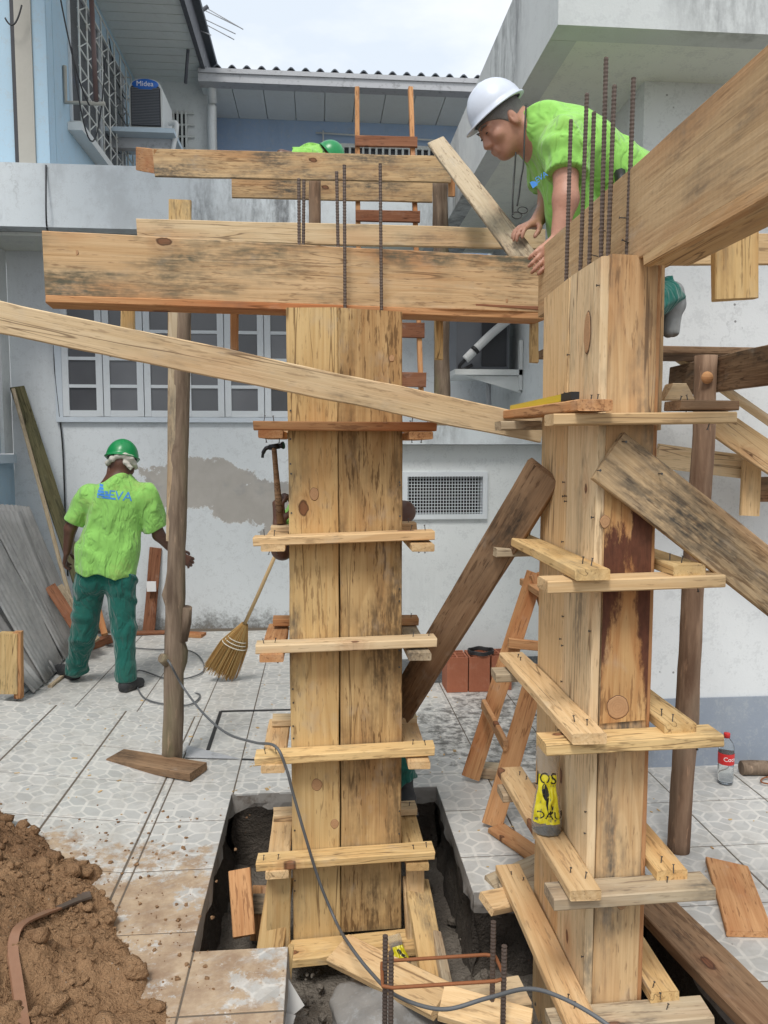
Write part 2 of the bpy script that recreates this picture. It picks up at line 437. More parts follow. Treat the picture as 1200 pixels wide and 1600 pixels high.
PLASTIC = finish(begin('bottle_plastic'), (.90, .94, .95), .12, trans=.9, IOR=1.2)
BAGP = finish(begin('bag_film'), (.78, .80, .78), .25, trans=.85, IOR=1.08)
BAGY = plain('bag_print_yellow', (.60, .52, .015), .35)

# floor tile: printed honeycomb of pale blue-grey petals, dirty and muddy towards the heap
def tile_mat():
    m = begin('floor_tile_print')
    x, y, z = sep(tcoord()); r = orand(); X, Y, Z = sep(wpos()); P = vec(X, Y, Z)
    per = 0.125
    jx = (nse(vec(X * 22.0, Y * 22.0, 0.0), 1, 2) - .5) * .10
    u_ = (x + y) * (.7071 / per) + jx; v_ = (x - y) * (.7071 / per) - jx
    a = (u_.fract() - .5).abs(); b = (v_.fract() - .5).abs()
    mx = a.max(b)
    edge = ((a - b).abs() + (mx - .5).abs().step(.12, 0.0) * .0).max(0.0)
    petal = edge.step(.045, .10) * mx.step(.235, .275)
    dia = mx.step(.195, .16)
    cell = vec(S.m('FLOOR', u_ + r * 40.0), S.m('FLOOR', v_), S.m('GREATER_THAN', a, b))
    wn = S.T.nodes.new('ShaderNodeTexWhiteNoise'); S.T.links.new(cell.s, wn.inputs[0]); cv = S(wn.outputs[0])
    k = (petal * (cv * .7 + .3)).max(dia * (cv * .5 + .5))
    vein = nse(vec(x * 40.0 + r * 90.0, y * 40.0, 0.0), 1, 4, .6)
    base = mixc(vein, (.57, .555, .52), (.665, .65, .615))
    fill = mixc(nse(vec(x * 17.0 + r * 40.0, y * 17.0, 0.0), 1, 3), (.36, .365, .36), (.435, .44, .43))
    c = mixc(k * .9, base, fill)
    # foot-dirt, dull film
    g = nse(P, 2.1, 5, .62); g2 = nse(P, 17.0, 5, .7)
    c = mixc((g * .6 + g2 * .5).step(.48, .70) * .5, c, (.33, .31, .275))
    sp, _ = vor(P, 23.0); c = mixc(sp.step(.10, .05) * g2.step(.5, .6) * .8, c, (.10, .085, .07))
    # wet mud trodden round the heap and the slab corner
    e = (nse(P, 3.0, 3, .6) - .5) * 1.0 + (nse(P, 11.0, 6, .75) - .5) * 1.5
    dd = (((X + .84) / .98).pow(2.0) + ((Y - 2.15) / 1.06).pow(2.0)).pow(.5)
    mk = (dd + e).step(1.0, .72) * (1.0 - nse(P, 6.0, 6, .76).step(.53, .61) * .85) * (nse(vec(X * 9.0 + Y * 4.0, Y * 22.0 - X * 9.0, 0.0), 1, 4, .7).step(.25, .5) * .35 + .65)
    mc = mixc(nse(P, 7.0, 7, .72).step(.3, .7), (.25, .155, .088), (.48, .36, .235))
    c = mixc(mk * .92, c, mc)
    # spilled spots further out
    mk2 = (nse(P, 5.0, 6, .72) + (g2 - .5) * .3).step(.655, .70) * dd.step(2.6, 1.0)
    c = mixc(mk2 * .75, c, (.34, .25, .155))
    # black grease by the trestle
    dg = (((X - 1.02) / .55).pow(2.0) + ((Y - 4.35) / .75).pow(2.0)).pow(.5) + e
    c = mixc(dg.step(.95, .72) * g2.step(.42, .60) * .8, c, (.075, .075, .07))
    rgh = S.m('ADD', g2 * .3, .28) + mk * .4
    return finish(m, c, rgh, mk * .5 + g2 * .15, .25, .004, spec=.4)
TILE = tile_mat()
LIPM = plain('slab_edge_dirty', (.27, .255, .235), .9, 30, .6, .3, dirt=.8, dirt_col=(.10, .075, .055))
SHARD = plain('tile_back', (.46, .45, .43), .7)
_m = begin('knot_heartwood'); _x, _y, _z = sep(tcoord()); _d = ((_x * _x + _y * _y).pow(.5) + (nse(tcoord(), 60.0, 3) - .5) * .006)
_k = (_d * 900.0).sin() * .5 + .5
KNOT = finish(_m, mixc(_d.step(.4, 1.0) * 0.0 + _k * .18 + nse(tcoord(), 70.0, 4) * .6, (.50, .295, .145), (.30, .15, .075)), .85)
KNOT_R = plain('knot_rim', (.12, .058, .03), .85)
GROUT = plain('grout_brown', (.13, .105, .08), .9, 40, .4, .3)

def soil_mat(name, dark, light, rock=(.30, .25, .2)):
    m = begin(name); P = wpos()
    a = nse(P, 5.0, 7, .68); b = nse(P, 38.0, 5, .7); c0, _ = vor(P, 42.0)
    c = mixc(a * .6 + b * .4, dark, light)
    c = mixc(nse(P, 2.0, 3).step(.5, .62) * .45, c, (dark[0] * .75, dark[1] * .72, dark[2] * .75))
    c = mixc(c0.step(.16, .10) * b.step(.5, .6) * .6, c, rock)
    return finish(m, c, .95, a * .6 + b * 1.2 + nse(P, 110.0, 3, .6) * .4, 1.0, .03, spec=.15)
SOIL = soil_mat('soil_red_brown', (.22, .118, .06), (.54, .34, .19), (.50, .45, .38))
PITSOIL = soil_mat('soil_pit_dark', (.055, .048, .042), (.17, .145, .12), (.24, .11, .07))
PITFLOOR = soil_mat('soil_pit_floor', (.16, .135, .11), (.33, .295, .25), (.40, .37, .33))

# ------------------------------------------------------------------ planks, poles, nails
def plank_mesh(L, wd, th, seg=None, warp=.003, wane=0.0, cut=(0.0, 0.0)):
    """sawn board, X along it, visible face at z=0; slightly uneven edges, eased arrises"""
    seg = seg or max(3, int(L / .12)); e = min(.0035, th * .2)
    sd = random.uniform(0, 900)
    cut = (cut[0] or random.uniform(-.05, .05), cut[1] or random.uniform(-.05, .05))
    vs_, fs_ = [], []
    for i in range(seg + 1):
        t = i / seg
        for k, (yy, zz) in enumerate(((-wd / 2 + e, 0), (wd / 2 - e, 0), (wd / 2, -e), (wd / 2, -th + e), (wd / 2 - e, -th), (-wd / 2 + e, -th), (-wd / 2, -th + e), (-wd / 2, -e))):
            side = 1 if yy > 0 else -1
            x = (t - .5) * L + (cut[0] * yy if i == 0 else 0) + (cut[1] * yy if i == seg else 0)
            if i in (0, seg): x += .0045 * mnoise.noise(V((yy * 60 + sd, zz * 90, i)))
            j = mnoise.noise(V((x * 3.1 + sd, side * 7.7, 0))) * warp * 1.4 + mnoise.noise(V((x * 17 + sd, side * 3.3, 1))) * warp * .5
            b = mnoise.noise(V((x * .9 + sd, 5.5, 2))) * warp * 1.2
            wn = 0.0
            if wane and side < 0 and zz < -e * .5:
                wn = wane * max(0, mnoise.noise(V((x * 2.2 + sd, 1.5, 9))) + .25)
            vs_.append((x, yy + j + wn, zz + b))
    for i in range(seg):
        for k in range(8):
            k2 = (k + 1) % 8
            fs_.append((i * 8 + k, (i + 1) * 8 + k, (i + 1) * 8 + k2, i * 8 + k2))
    fs_.append(tuple(range(8))); fs_.append(tuple(seg * 8 + k for k in range(8))[::-1])
    return mesh(vs_, fs_)
def frame(A, B, n):
    X = (B - A).normalized(); n = V(n); Z = (n - X * n.dot(X)).normalized(); Y = Z.cross(X)
    M = Matrix((X, Y, Z)).transposed().to_4x4(); M.translation = (A + B) / 2
    return M
def plank(name, A, B, wd, th, n, mat, parent=None, **kw):
    A = V(A); B = V(B)
    return obj(name, plank_mesh((B - A).length, wd, th, **kw), mat, parent, frame(A, B, n))
def ppx(name, a, b, wd, th, mat, parent=None, n=(0, -1, 0), **kw):
    return plank(name, at(*a), at(*b), wd, th, n, mat, parent, **kw)
def lone(o, label, cat, group=None): return tag(o, label, cat, group)

NAIL_ME = MB().tube([(0, 0, -.01), (0, 0, .0125)], .0016, 6).tube([(0, 0, .0125), (0, 0, .0140)], .0036, 6)
NAIL_ME = mesh(NAIL_ME.v, NAIL_ME.f, 'nail'); NAIL_ME.materials.append(NAIL)
def nail(p, d, parent, bend=0.25):
    d = (V(d).normalized() + V((random.uniform(-1, 1), random.uniform(-1, 1), random.uniform(-1, 1))) * bend).normalized()
    M = d.to_track_quat('Z', 'Y').to_matrix().to_4x4(); M.translation = V(p)
    o = bpy.data.objects.new('nail', NAIL_ME); return put(o, parent, M)

def pole_mesh(mb, p0, p1, r0, r1, knots=(), seg=26, n=14, bend=.02):
    """rough round trunk with bumps; knots: (t, angle, size)"""
    p0 = V(p0); p1 = V(p1); ax = (p1 - p0); L = ax.length; ax.normalize()
    a = ax.cross(V((0, 1, 0.05))).normalized(); b = ax.cross(a); sd = random.uniform(0, 500)
    vs_, fs_ = [], []
    for i in range(seg + 1):
        t = i / seg; r = r0 + (r1 - r0) * t
        c = p0 + ax * (L * t) + (a * mnoise.noise(V((t * 2.6 + sd, 0, 0))) + b * mnoise.noise(V((t * 2.6 + sd, 9, 0)))) * bend
        for k in range(n):
            an = 2 * math.pi * k / n; q = r * (1 + .10 * mnoise.noise(V((math.cos(an) * 1.6, math.sin(an) * 1.6, t * L * 5 + sd))) + .05 * mnoise.noise(V((math.cos(an) * 6, math.sin(an) * 6, t * L * 9 + sd))))
            for (kt, ka, ks) in knots:
                dt = (t - kt) * L / (ks * 1.3); da = (math.atan2(math.sin(an - ka), math.cos(an - ka))) * r / ks
                q += ks * .55 * math.exp(-(dt * dt + da * da) * 1.6)
            vs_.append(c + (a * math.cos(an) + b * math.sin(an)) * q)
    for i in range(seg):
        for k in range(n): fs_.append((i * n + k, i * n + (k + 1) % n, (i + 1) * n + (k + 1) % n, (i + 1) * n + k))
    mb.add(vs_, fs_, True); base = len(mb.v) - len(vs_)
    mb.f.append(tuple(base + k for k in range(n))[::-1]); mb.f.append(tuple(base + seg * n + k for k in range(n))); mb.sm += [False, False]
    return mb

def text_mesh(s, size, ext=.0):
    c = bpy.data.curves.new('t', 'FONT'); c.body = s; c.size = size; c.align_x = 'CENTER'; c.align_y = 'CENTER'; c.resolution_u = 3
    o = bpy.data.objects.new('t', c); COL.objects.link(o)
    dg = bpy.context.evaluated_depsgraph_get(); me = o.evaluated_get(dg).to_mesh()
    vs_ = [v.co.copy() for v in me.vertices]; fs_ = [tuple(p.vertices) for p in me.polygons]
    o.evaluated_get(dg).to_mesh_clear(); bpy.data.objects.remove(o); bpy.data.curves.remove(c)
    return vs_, fs_

# ------------------------------------------------------------------ the ground: sheet, tiles, ramp, excavation
HOLES = [(-.43, 2.44, .56, 3.60), (-.115, .70, 1.215, 2.70)]     # x0,y0,x1,y1
def rsub(rects, h):
    o = []
    for (x0, y0, x1, y1) in rects:
        if h[0] >= x1 or h[2] <= x0 or h[1] >= y1 or h[3] <= y0: o.append((x0, y0, x1, y1)); continue
        if y0 < h[1]: o.append((x0, y0, x1, h[1]))
        if y1 > h[3]: o.append((x0, h[3], x1, y1))
        a, b = max(y0, h[1]), min(y1, h[3])
        if x0 < h[0]: o.append((x0, a, h[0], b))
        if x1 > h[2]: o.append((h[2], a, x1, b))
    return o
RX, RY, RS = -.775, 4.70, .118            # ramp: starts left of RX, ends at RY, rise per metre
gm = MB()
rects = [(RX, -40, 60, 60), (-60, RY, RX, 60), (-60, -40, -6, RY)]
for h in HOLES: rects = [q for r in rects for q in rsub([r], h)]
for (x0, y0, x1, y1) in rects: gm.quad((x0, y0, -.003), (x1, y0, -.003), (x1, y1, -.003), (x0, y1, -.003))
gm.quad((RX, -3, -.003), (RX, RY, -.003), (-6, RY, (RX + 6) * RS - .003), (-6, -3, (RX + 6) * RS - .003))
gm.add([(RX, RY, -.003), (-6, RY, -.003), (-6, RY, (RX + 6) * RS - .003)], [(0, 1, 2)])
ground = tag(gm.build('ground', GROUT, origin=V((0, 0, 0))), kind='structure')
floor_me_cache = {}
def tile(x0, y0, x1, y1, ramp=False):
    g = .0034
    rc = [(x0 + g, y0 + g, x1 - g, y1 - g)]
    for h in HOLES: rc = [q for r in rc for q in rsub([r], h)]
    rc = [q for q in rc if q[2] - q[0] > .012 and q[3] - q[1] > .012]
    if not rc: return
    cx_, cy_ = (x0 + x1) / 2, (y0 + y1) / 2
    key = (round(x1 - x0, 3), round(y1 - y0, 3)) if len(rc) == 1 and abs((rc[0][2] - rc[0][0]) - (x1 - x0 - 2 * g)) < 1e-4 and abs((rc[0][3] - rc[0][1]) - (y1 - y0 - 2 * g)) < 1e-4 else None
    if key in floor_me_cache and key: me = floor_me_cache[key]
    else:
        mb = MB()
        for (a, b, c, d) in rc:
            e = .0018
            pts = [(a - cx_, b - cy_, -.011), (c - cx_, b - cy_, -.011), (c - cx_, d - cy_, -.011), (a - cx_, d - cy_, -.011)]
            top = [(a - cx_ + e, b - cy_ + e, 0), (c - cx_ - e, b - cy_ + e, 0), (c - cx_ - e, d - cy_ - e, 0), (a - cx_ + e, d - cy_ - e, 0)]
            mid = [(q[0], q[1], -.0015) for q in pts]
            f = [(8, 9, 10, 11)]
            for k in range(4):
                k2 = (k + 1) % 4; f += [(k, k2, 4 + k2, 4 + k), (4 + k, 4 + k2, 8 + k2, 8 + k)]
            mb.add(pts + mid + top, f)
        me = mesh(mb.v, mb.f, 'tile'); me.materials.append(TILE)
        if key: floor_me_cache[key] = me
    o = bpy.data.objects.new('tile', me)
    M = Matrix.Translation((cx_, cy_, random.uniform(-.0008, .0008)))
    if ramp:
        M = Matrix.Translation((cx_, cy_, (RX - cx_) * RS)) @ Matrix.Rotation(math.atan(RS), 4, 'Y')
    M = M @ Matrix.Rotation(random.uniform(-.0012, .0012), 4, 'X') @ Matrix.Rotation(random.uniform(-.0012, .0012), 4, 'Y')
    put(o, ground, M)
TP = .418
ys = [2.946 + .398 * k for k in range(-4, 11)]
for i in range(len(ys) - 1):
    y0, y1 = ys[i], ys[i + 1]
    for k in range(12): 
        x0 = -.423 + TP * k
        if y1 > .9 and not (x0 > 1.5 and y0 > 3.8): tile(x0, y0, x0 + TP, y1)
    tile(-.735, y0, -.423, y1)
    if y1 > RY: 
        for k in range(5): tile(-.735 - TP * (k + 1), max(y0, RY + .004), -.735 - TP * k, y1)
for i in range(-4, 5):
    y0 = 2.946 + .398 * i; y1 = min(y0 + .398, RY - .002)
    if y1 - y0 < .05: continue
    tile(-.775, y0, -.735, y1)
    for k in range(5): tile(RX - .412 * (k + 1), y0, RX - .412 * k, y1, True)

# excavation: ragged earth sides and a rough bottom
def pit_noise(p, a=.02): 
    return V((mnoise.noise(p * 9), mnoise.noise(p * 9 + V((31, 0, 0))), mnoise.noise(p * 9 + V((0, 57, 0))))) * a + V((mnoise.noise(p * 31), mnoise.noise(p * 31 + V((31, 0, 0))), mnoise.noise(p * 31 + V((0, 57, 0))))) * a * .4
PD = -.36
outline = [(-.43, 3.60), (-.43, 2.44), (-.115, 2.44), (-.115, .70), (1.215, .70), (1.215, 2.70), (.56, 2.70), (.56, 3.60)]
pm = MB(); lip = MB()
for i in range(len(outline)):
    a = V((*outline[i], 0)); b = V((*outline[(i + 1) % len(outline)], 0)); L = (b - a).length; n = max(2, int(L / .035)); d = (b - a).normalized(); inn = V((-d.y, d.x, 0))
    zs = [-.0035, -.05, -.085, -.11, -.16, -.22, -.28, -.32, PD - .07]
    vs_ = []
    for z in zs:
        for k in range(n + 1):
            p = a + d * (L * k / n) + V((0, 0, z)); cav = -.035 * math.sin(min(1, max(0, (-z - .07) / .3)) * math.pi)
            q = p + inn * (cav + .012 * (-z * 4)) + (pit_noise(p, .022) if z < -.06 else pit_noise(p, .004) - inn * 0)
            if z > -.02: q.z = -.0035
            vs_.append(q)
    fs_ = [(r * (n + 1) + k, (r + 1) * (n + 1) + k, (r + 1) * (n + 1) + k + 1, r * (n + 1) + k + 1) for r in range(len(zs) - 1) for k in range(n)]
    hi = [f for f in fs_ if f[0] < 2 * (n + 1)]; lo = [f for f in fs_ if f[0] >= 2 * (n + 1)]
    lip.add(vs_, hi); pm.add(vs_, lo, True)
ol = [(-.60, 3.78), (-.60, 2.27), (-.28, 2.27), (-.28, .52), (1.40, .52), (1.40, 2.86), (.74, 2.86), (.74, 3.78)]
bk_m = MB()  # unseen backing shell, added to keep sky light out of the pit wall gaps
for i in range(len(ol)):
    a = ol[i]; b = ol[(i + 1) % len(ol)]; bk_m.quad((*a, -.013), (*b, -.013), (*b, -1.0), (*a, -1.0))
bk_m.quad((-.7, .4, -1.0), (1.5, .4, -1.0), (1.5, 3.9, -1.0), (-.7, 3.9, -1.0))
tag(bk_m.build('pit_backing', PITSOIL, origin=V((0, 2, 0))), kind='structure')
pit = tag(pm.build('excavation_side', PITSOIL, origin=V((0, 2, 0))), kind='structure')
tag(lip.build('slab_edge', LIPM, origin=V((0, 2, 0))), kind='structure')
bm_ = MB(); nx, ny = 70, 110; vs_ = []
for j in range(ny + 1):
    for i in range(nx + 1):
        x = -.55 + 1.85 * i / nx; y = .6 + 3.1 * j / ny; p = V((x, y, 0))
        z = PD + .05 * mnoise.noise(p * 3.1) + .03 * mnoise.noise(p * 9) + .014 * mnoise.noise(p * 27)
        if x > .95: z -= .22 * min(1, (x - .95) / .06)
        if y < 2.35: z += .13 * min(1, (2.35 - y) / .5) * (1 if x < .9 else 0)
        vs_.append((x, y, z))
bm_.add(vs_, [(j * (nx + 1) + i, j * (nx + 1) + i + 1, (j + 1) * (nx + 1) + i + 1, (j + 1) * (nx + 1) + i) for j in range(ny) for i in range(nx)], True)
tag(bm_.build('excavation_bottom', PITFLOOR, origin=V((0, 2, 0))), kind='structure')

# ------------------------------------------------------------------ white house behind
YB = 7.05; XL = at(25, 800, YB).x
ZS0, ZS1, YS = 3.38, 3.865, 6.40          # slab underside, top, front
house = thing('house', (-1, YB, 0), 'white rendered ground floor house with sash window and stained roof slab', 'house')
mb = MB(); mb.box((XL, YB, -.1), (1.9, YB + .2, ZS0)); mb.build('back_wall', WALL_BACK, house)
mb = MB(); mb.box((XL - 2.5, YS, ZS0), (1.28, YB + .6, ZS1)); mb.build('roof_slab', SLAB, house)
mb = MB().box((XL - 1.2, YS + .15, ZS0 - .03), (.9, YB, ZS0 - .003)); mb.build('ceiling', SOFFIT, house)
# side wall at the left edge with tinted window
mb = MB(); a = atX(0, 722, XL).y
mb.box((XL - .2, 3.5, -.1), (XL, YB - .003, 1.52)); mb.build('side_wall_lower', WALL_BLUE, house)
mb = MB(); mb.box((XL - .2, 6.86, 1.60), (XL, YB - .003, ZS0 - .035)); mb.build('side_wall_pier', WALL_WHITE, house)
mb = MB(); mb.box((XL - .22, 3.5, 1.523), (XL + .07, 6.93, 1.597)); mb.build('window_sill', SILL, house)
mb = MB(); mb.box((XL - .10, 3.5, 1.60), (XL - .06, 6.857, ZS0 - .04)); sp = mb.build('tinted_window', GLASS_B, house)
mb = MB(); mb.box((XL - .12, 6.80, 1.60), (XL - .03, 6.857, ZS0 - .05)); mb.box((XL - .12, 3.5, 1.60), (XL - .03, 6.80, 1.64)); mb.build('frame', FRAME, sp)
# sash window: outer frame, six casements each with five panes
wx0 = at(97, 560, YB).x; wz0 = at(250, 652, YB).z; pw = .352; ph = .252
win_o = MB(); e = .05
W6 = pw * 6
win_o.box((wx0 - .06, YB - .03, wz0 - .045), (wx0 + W6 + .06, YB - .002, wz0)); win_o.box((wx0 - .06, YB - .025, wz0 + ph * 5), (wx0 + W6 + .06, YB - .002, wz0 + ph * 5 + .05))
win_o.box((wx0 - .06, YB - .025, wz0), (wx0, YB - .002, wz0 + ph * 5)); win_o.box((wx0 + W6, YB - .025, wz0), (wx0 + W6 + .06, YB - .002, wz0 + ph * 5))
win_o.build('window_frame', FRAME, house)
for c in range(6):
    x0 = wx0 + c * pw + .004; x1 = x0 + pw - .008; s = .055; mb = MB(); yo = YB - .032; yi = YB - .002
    mb.box((x0, yo, wz0 + .004), (x0 + s, yi, wz0 + ph * 5 - .004)); mb.box((x1 - s, yo, wz0 + .004), (x1, yi, wz0 + ph * 5 - .004))
    for r in range(6):
        zc = wz0 + .03 + (ph * 5 - .06) * r / 5; hh = .028 if r in (0, 5) else .014
        mb.box((x0 + s, yo + .004, zc - hh), (x1 - s, yi, zc + hh))
    cs = mb.build('casement', FRAME_L, house)
    for r in range(5):
        za = wz0 + .03 + (ph * 5 - .06) * r / 5; zb = wz0 + .03 + (ph * 5 - .06) * (r + 1) / 5
        pn = MB().box((x0 + s - .002, YB - .014, za + .012), (x1 - s + .002, YB - .008, zb - .012)); pn.build('pane', GLASS_M, cs)
# low wing with vent: ledge on top
YV = 5.27; vx0 = at(520, 900, YV).x; vx1 = 1.66
ledge_z = at(700, 695, YV - .09).z
mb = MB(); va, vb = at(634, 742, YV), at(756, 806, YV)
vx, vxx, vz1, vz0 = va.x, vb.x, va.z, vb.z
for lo, hi in (((vx0, -.1), (vx, ledge_z)), ((vxx, -.1), (vx1, ledge_z)), ((vx, -.1), (vxx, vz0)), ((vx, vz1), (vxx, ledge_z))): mb.box((lo[0], YV, lo[1]), (hi[0], YV + .15, hi[1]))
mb.build('wing_wall', WALL_WHITE, house)
MB().box((vx0 + .002, YV + .153, 0), (vx0 + .15, YB - .003, ledge_z - .003)).build('wing_end_wall', WALL_WHITE, house)
MB().box((vx0 - .1, YV - .09, ledge_z + .003), (vx1, YB - .003, ledge_z + .13)).build('wing_ledge', SLAB, house)
MB().box((vx0 - .002, YV - .022, -.1), (vx1, YV - .003, .17)).build('skirting', SKIRT_D, house)
vt = MB()
for (a, b) in (((vx - .02, vz0 - .02), (vxx + .02, vz0 + .012)), ((vx - .02, vz1 - .012), (vxx + .02, vz1 + .02)), ((vx - .02, vz0 + .012), (vx + .012, vz1 - .012)), ((vxx - .012, vz0 + .012), (vxx + .02, vz1 - .012))): vt.box((a[0], YV - .02, a[1]), (b[0], YV + .04, b[1]))
vent = vt.build('vent_frame', FRAME_L, house)
g = MB(); nxg, nzg = 27, 13
for i in range(1, nxg):
    x = vx + (vxx - vx) * i / nxg; g.box((x - .0022, YV + .004, vz0), (x + .0022, YV + .008, vz1))
for i in range(1, nzg):
    z = vz0 + (vz1 - vz0) * i / nzg; g.box((vx, YV, z - .0022), (vxx, YV + .0035, z + .0022))
g.build('wire_mesh', FRAME_L, vent)
MB().box((vx - .1, YV + .17, vz0 - .1), (vxx + .1, YV + .19, vz1 + .1)).build('dark_void', DARKM, vent)

# ------------------------------------------------------------------ right annex with the deep overhang
YR = 3.74; XR = at(992, 700, YR).x
ZO0, ZO1, YO = 3.40, 3.93, 3.27; XO = at(872, 33, YO).x
annex = thing('annex', (2.5, YR, 0), 'white right hand annex with deep stained concrete overhang above the workers', 'building')
MB().box((XR, YR, -.1), (6.5, YR + .2, ZO0 + .05)).build('front_wall', WALL_RIGHT, annex)
MB().box((XR + .002, YR + .203, -.1), (XR + .2, YB + .2, ZO0 + .05)).build('side_wall', WALL_WHITE, annex)
MB().box((XO, YO, ZO0), (6.5, YO + .12, ZO1)).build('overhang_front', SLAB2, annex)
MB().box((XO, YO + .123, ZO0), (XO + .12, YS - .003, ZO1)).build('overhang_side', SLAB2, annex)
MB().box((XO + .122, YO + .122, ZO0 + .012), (6.5, YB, ZO0 + .10)).build('soffit', SOFFIT, annex)
MB().box((XR - .004, YR - .012, -.1), (6.5, YR - .003, .36)).build('skirting', SKIRT, annex)

# ------------------------------------------------------------------ blue upper house on the left
YU = 6.95; XU = at(80, 250, YU).x; YE = 10.2; ZE = at(232, 126, YE).z
up = thing('upper_house', (XU - 1, YU + 1, ZS1), 'light blue upper storey with barred window and white slatted soffit', 'house')
MB().box((XU - 3, YU, ZS1 - .01), (XU - .003, YU + .15, 8.2)).build('front_wall', WALL_BLUE, up)
MB().box((XU - .15, YU + .153, ZS1 - .01), (XU, YE, ZE)).build('side_wall', WALL_BLUE, up)
MB().box((XU - .1, YE + .003, ZS1 - .01), (at(326, 180, YE).x, YE + .15, ZE + .1)).build('end_wall', WALL_WHITE, up)
fx0, fx1 = at(27, 120, YU).x, at(53, 120, YU).x
MB().box((fx0, YU - .03, ZS1 + .003), (fx1, YU - .003, 8.1)).build('door_frame', BEIGE, up)
MB().box((fx0 - .035, YU - .02, ZS1 + .003), (fx0 - .003, YU - .003, 8.1)).build('dark_gap', AC_G, up)
MB().box((fx1 + .001, YU - .012, ZS1 + .002), (XU - .006, YU - .003, 8.1)).build('pilaster', WALL_BLUE, up)
xs1 = at(322, 118, YE).x
sof = MB().box((XU - .1, 4.4, ZE + .03), (xs1, YE + .1, ZE + .06)).build('soffit', SLATM, up)
yy = 4.5
while yy < YE:
    MB().box((XU + .002, yy + .006, ZE), (xs1 - .01, yy + .168, ZE + .028)).build('slat', SLATM, sof); yy += .174
MB().box((xs1, 4.4, ZE - .04), (xs1 + .05, YE + .12, ZE + .24)).build('fascia', FASCIA, up)
MB().box((XU - .4, 4.3, ZE + .245), (xs1 + .13, YE + .2, ZE + .30)).build('roof_edge', ROOFM, up)
# barred window in the side wall
ya, yb2 = atX(112, 200, XU).y, atX(192, 200, XU).y
za, zb = at(113, 188, ya).z, ZE - .3
wd_ = MB().box((XU - .08, ya, za), (XU + .004, yb2, zb)).build('window_pane', GLASS_M, up)
gr = MB()
for k in range(9): 
    y = ya - .03 + (yb2 - ya + .06) * k / 8; gr.tube([(XU + .10, y, za - .03), (XU + .10, y, zb + .03)], .009, 6)
for k in range(9):
    z = za - .03 + (zb - za + .06) * k / 8; gr.tube([(XU + .10, ya - .05, z), (XU + .10, yb2 + .05, z)], .008, 6)
for k in range(8):
    for j in range(4):
        y = ya - .03 + (yb2 - ya + .06) * k / 8; z = za + (zb - za) * j / 4; gr.tube([(XU + .10, y, z), (XU + .10, y + (yb2 - ya) / 8, z + (zb - za) / 8)], .006, 5)
for z in (za - .03, zb + .03):
    for y in (ya - .05, yb2 + .05): gr.tube([(XU - .01, y, z), (XU + .10, y, z)], .008, 6)
gr.build('grille', STEEL, wd_)
fr = MB()
for z0, z1, y0, y1 in ((za - .04, za, ya - .04, yb2 + .04), (zb, zb + .04, ya - .04, yb2 + .04), (za, zb, ya - .04, ya), (za, zb, yb2, yb2 + .04), (za, zb, (ya + yb2) / 2 - .02, (ya + yb2) / 2 + .02)): fr.box((XU + .001, y0, z0), (XU + .02, y1, z1))
fr.build('frame', FRAME_L, wd_)
MB().box((XU + .001, ya - .12, za - .13), (XU + .13, yb2 + .12, za - .06)).build('window_sill', AC_W, up)
# bracket with bar outside the window
q0, q1, q2 = atX(101, 103, XU + .02), atX(103, 160, XU + .02), V((0, 0, 0))
q2 = V((XU + .36, q1.y, q1.z))
MB().tube([q0, q1, q2], .018, 6).build('bracket_bar', BEIGE, up)
MB().tube([at(143, 0, YU + .25), at(150, 158, YU + .25)], .022, 8).build('rust_pole', STEEL_P, up)
# wires hanging on the wall
def sag(a, b, s, n=14): return [V(a).lerp(V(b), t / n) + V((0, 0, -s * 4 * (t / n) * (1 - t / n))) for t in range(n + 1)]
for (pa, pb, sg) in ((at(95, 0, YU - .05), at(140, 165, YU + .2), .12), (at(112, 75, YU), at(165, 90, YU + .6), .75), (atX(170, 60, XU + .05), atX(205, 150, XU + .05), .25), (at(8, 28, YU - .1), at(34, 8, YU - .1), .1)):
    MB().tube(sag(pa, pb, sg, 18), .007, 5).build('loose_wire', WIRE, up)
# small barred window in the end wall
sx0, sx1, sz0, sz1 = at(266, 200, YE).x, at(292, 200, YE).x, at(280, 233, YE).z, at(280, 178, YE).z
sw = MB().box((sx0, YE - .02, sz0 - .3), (sx1, YE - .002, sz1)).build('window_pane', GLASS, up)
fb = MB()
for k in range(5): x = sx0 + (sx1 - sx0) * k / 4; fb.box((x - .012, YE - .06, sz0 - .3), (x + .012, YE - .04, sz1 + .02))
for k in range(4): z = sz0 + (sz1 - sz0) * k / 3; fb.box((sx0 - .03, YE - .038, z - .01), (sx1 + .1, YE - .022, z + .01))
fb.build('grille', STEEL, sw)
# downpipe at the corner
mb = MB(); xp = at(331, 180, YE - .1).x; mb.tube([(xp, YE - .1, ZS1 - .1), (xp, YE - .1, ZE - .32), (xp + .01, YE - .1, ZE - .30)], .06, 12); mb.tube([(xp + .02, YE - .16, ZE - .31), (xp + .02, YE - .3, ZE + .02)], .055, 12)
mb.build('downpipe', PVC, up)

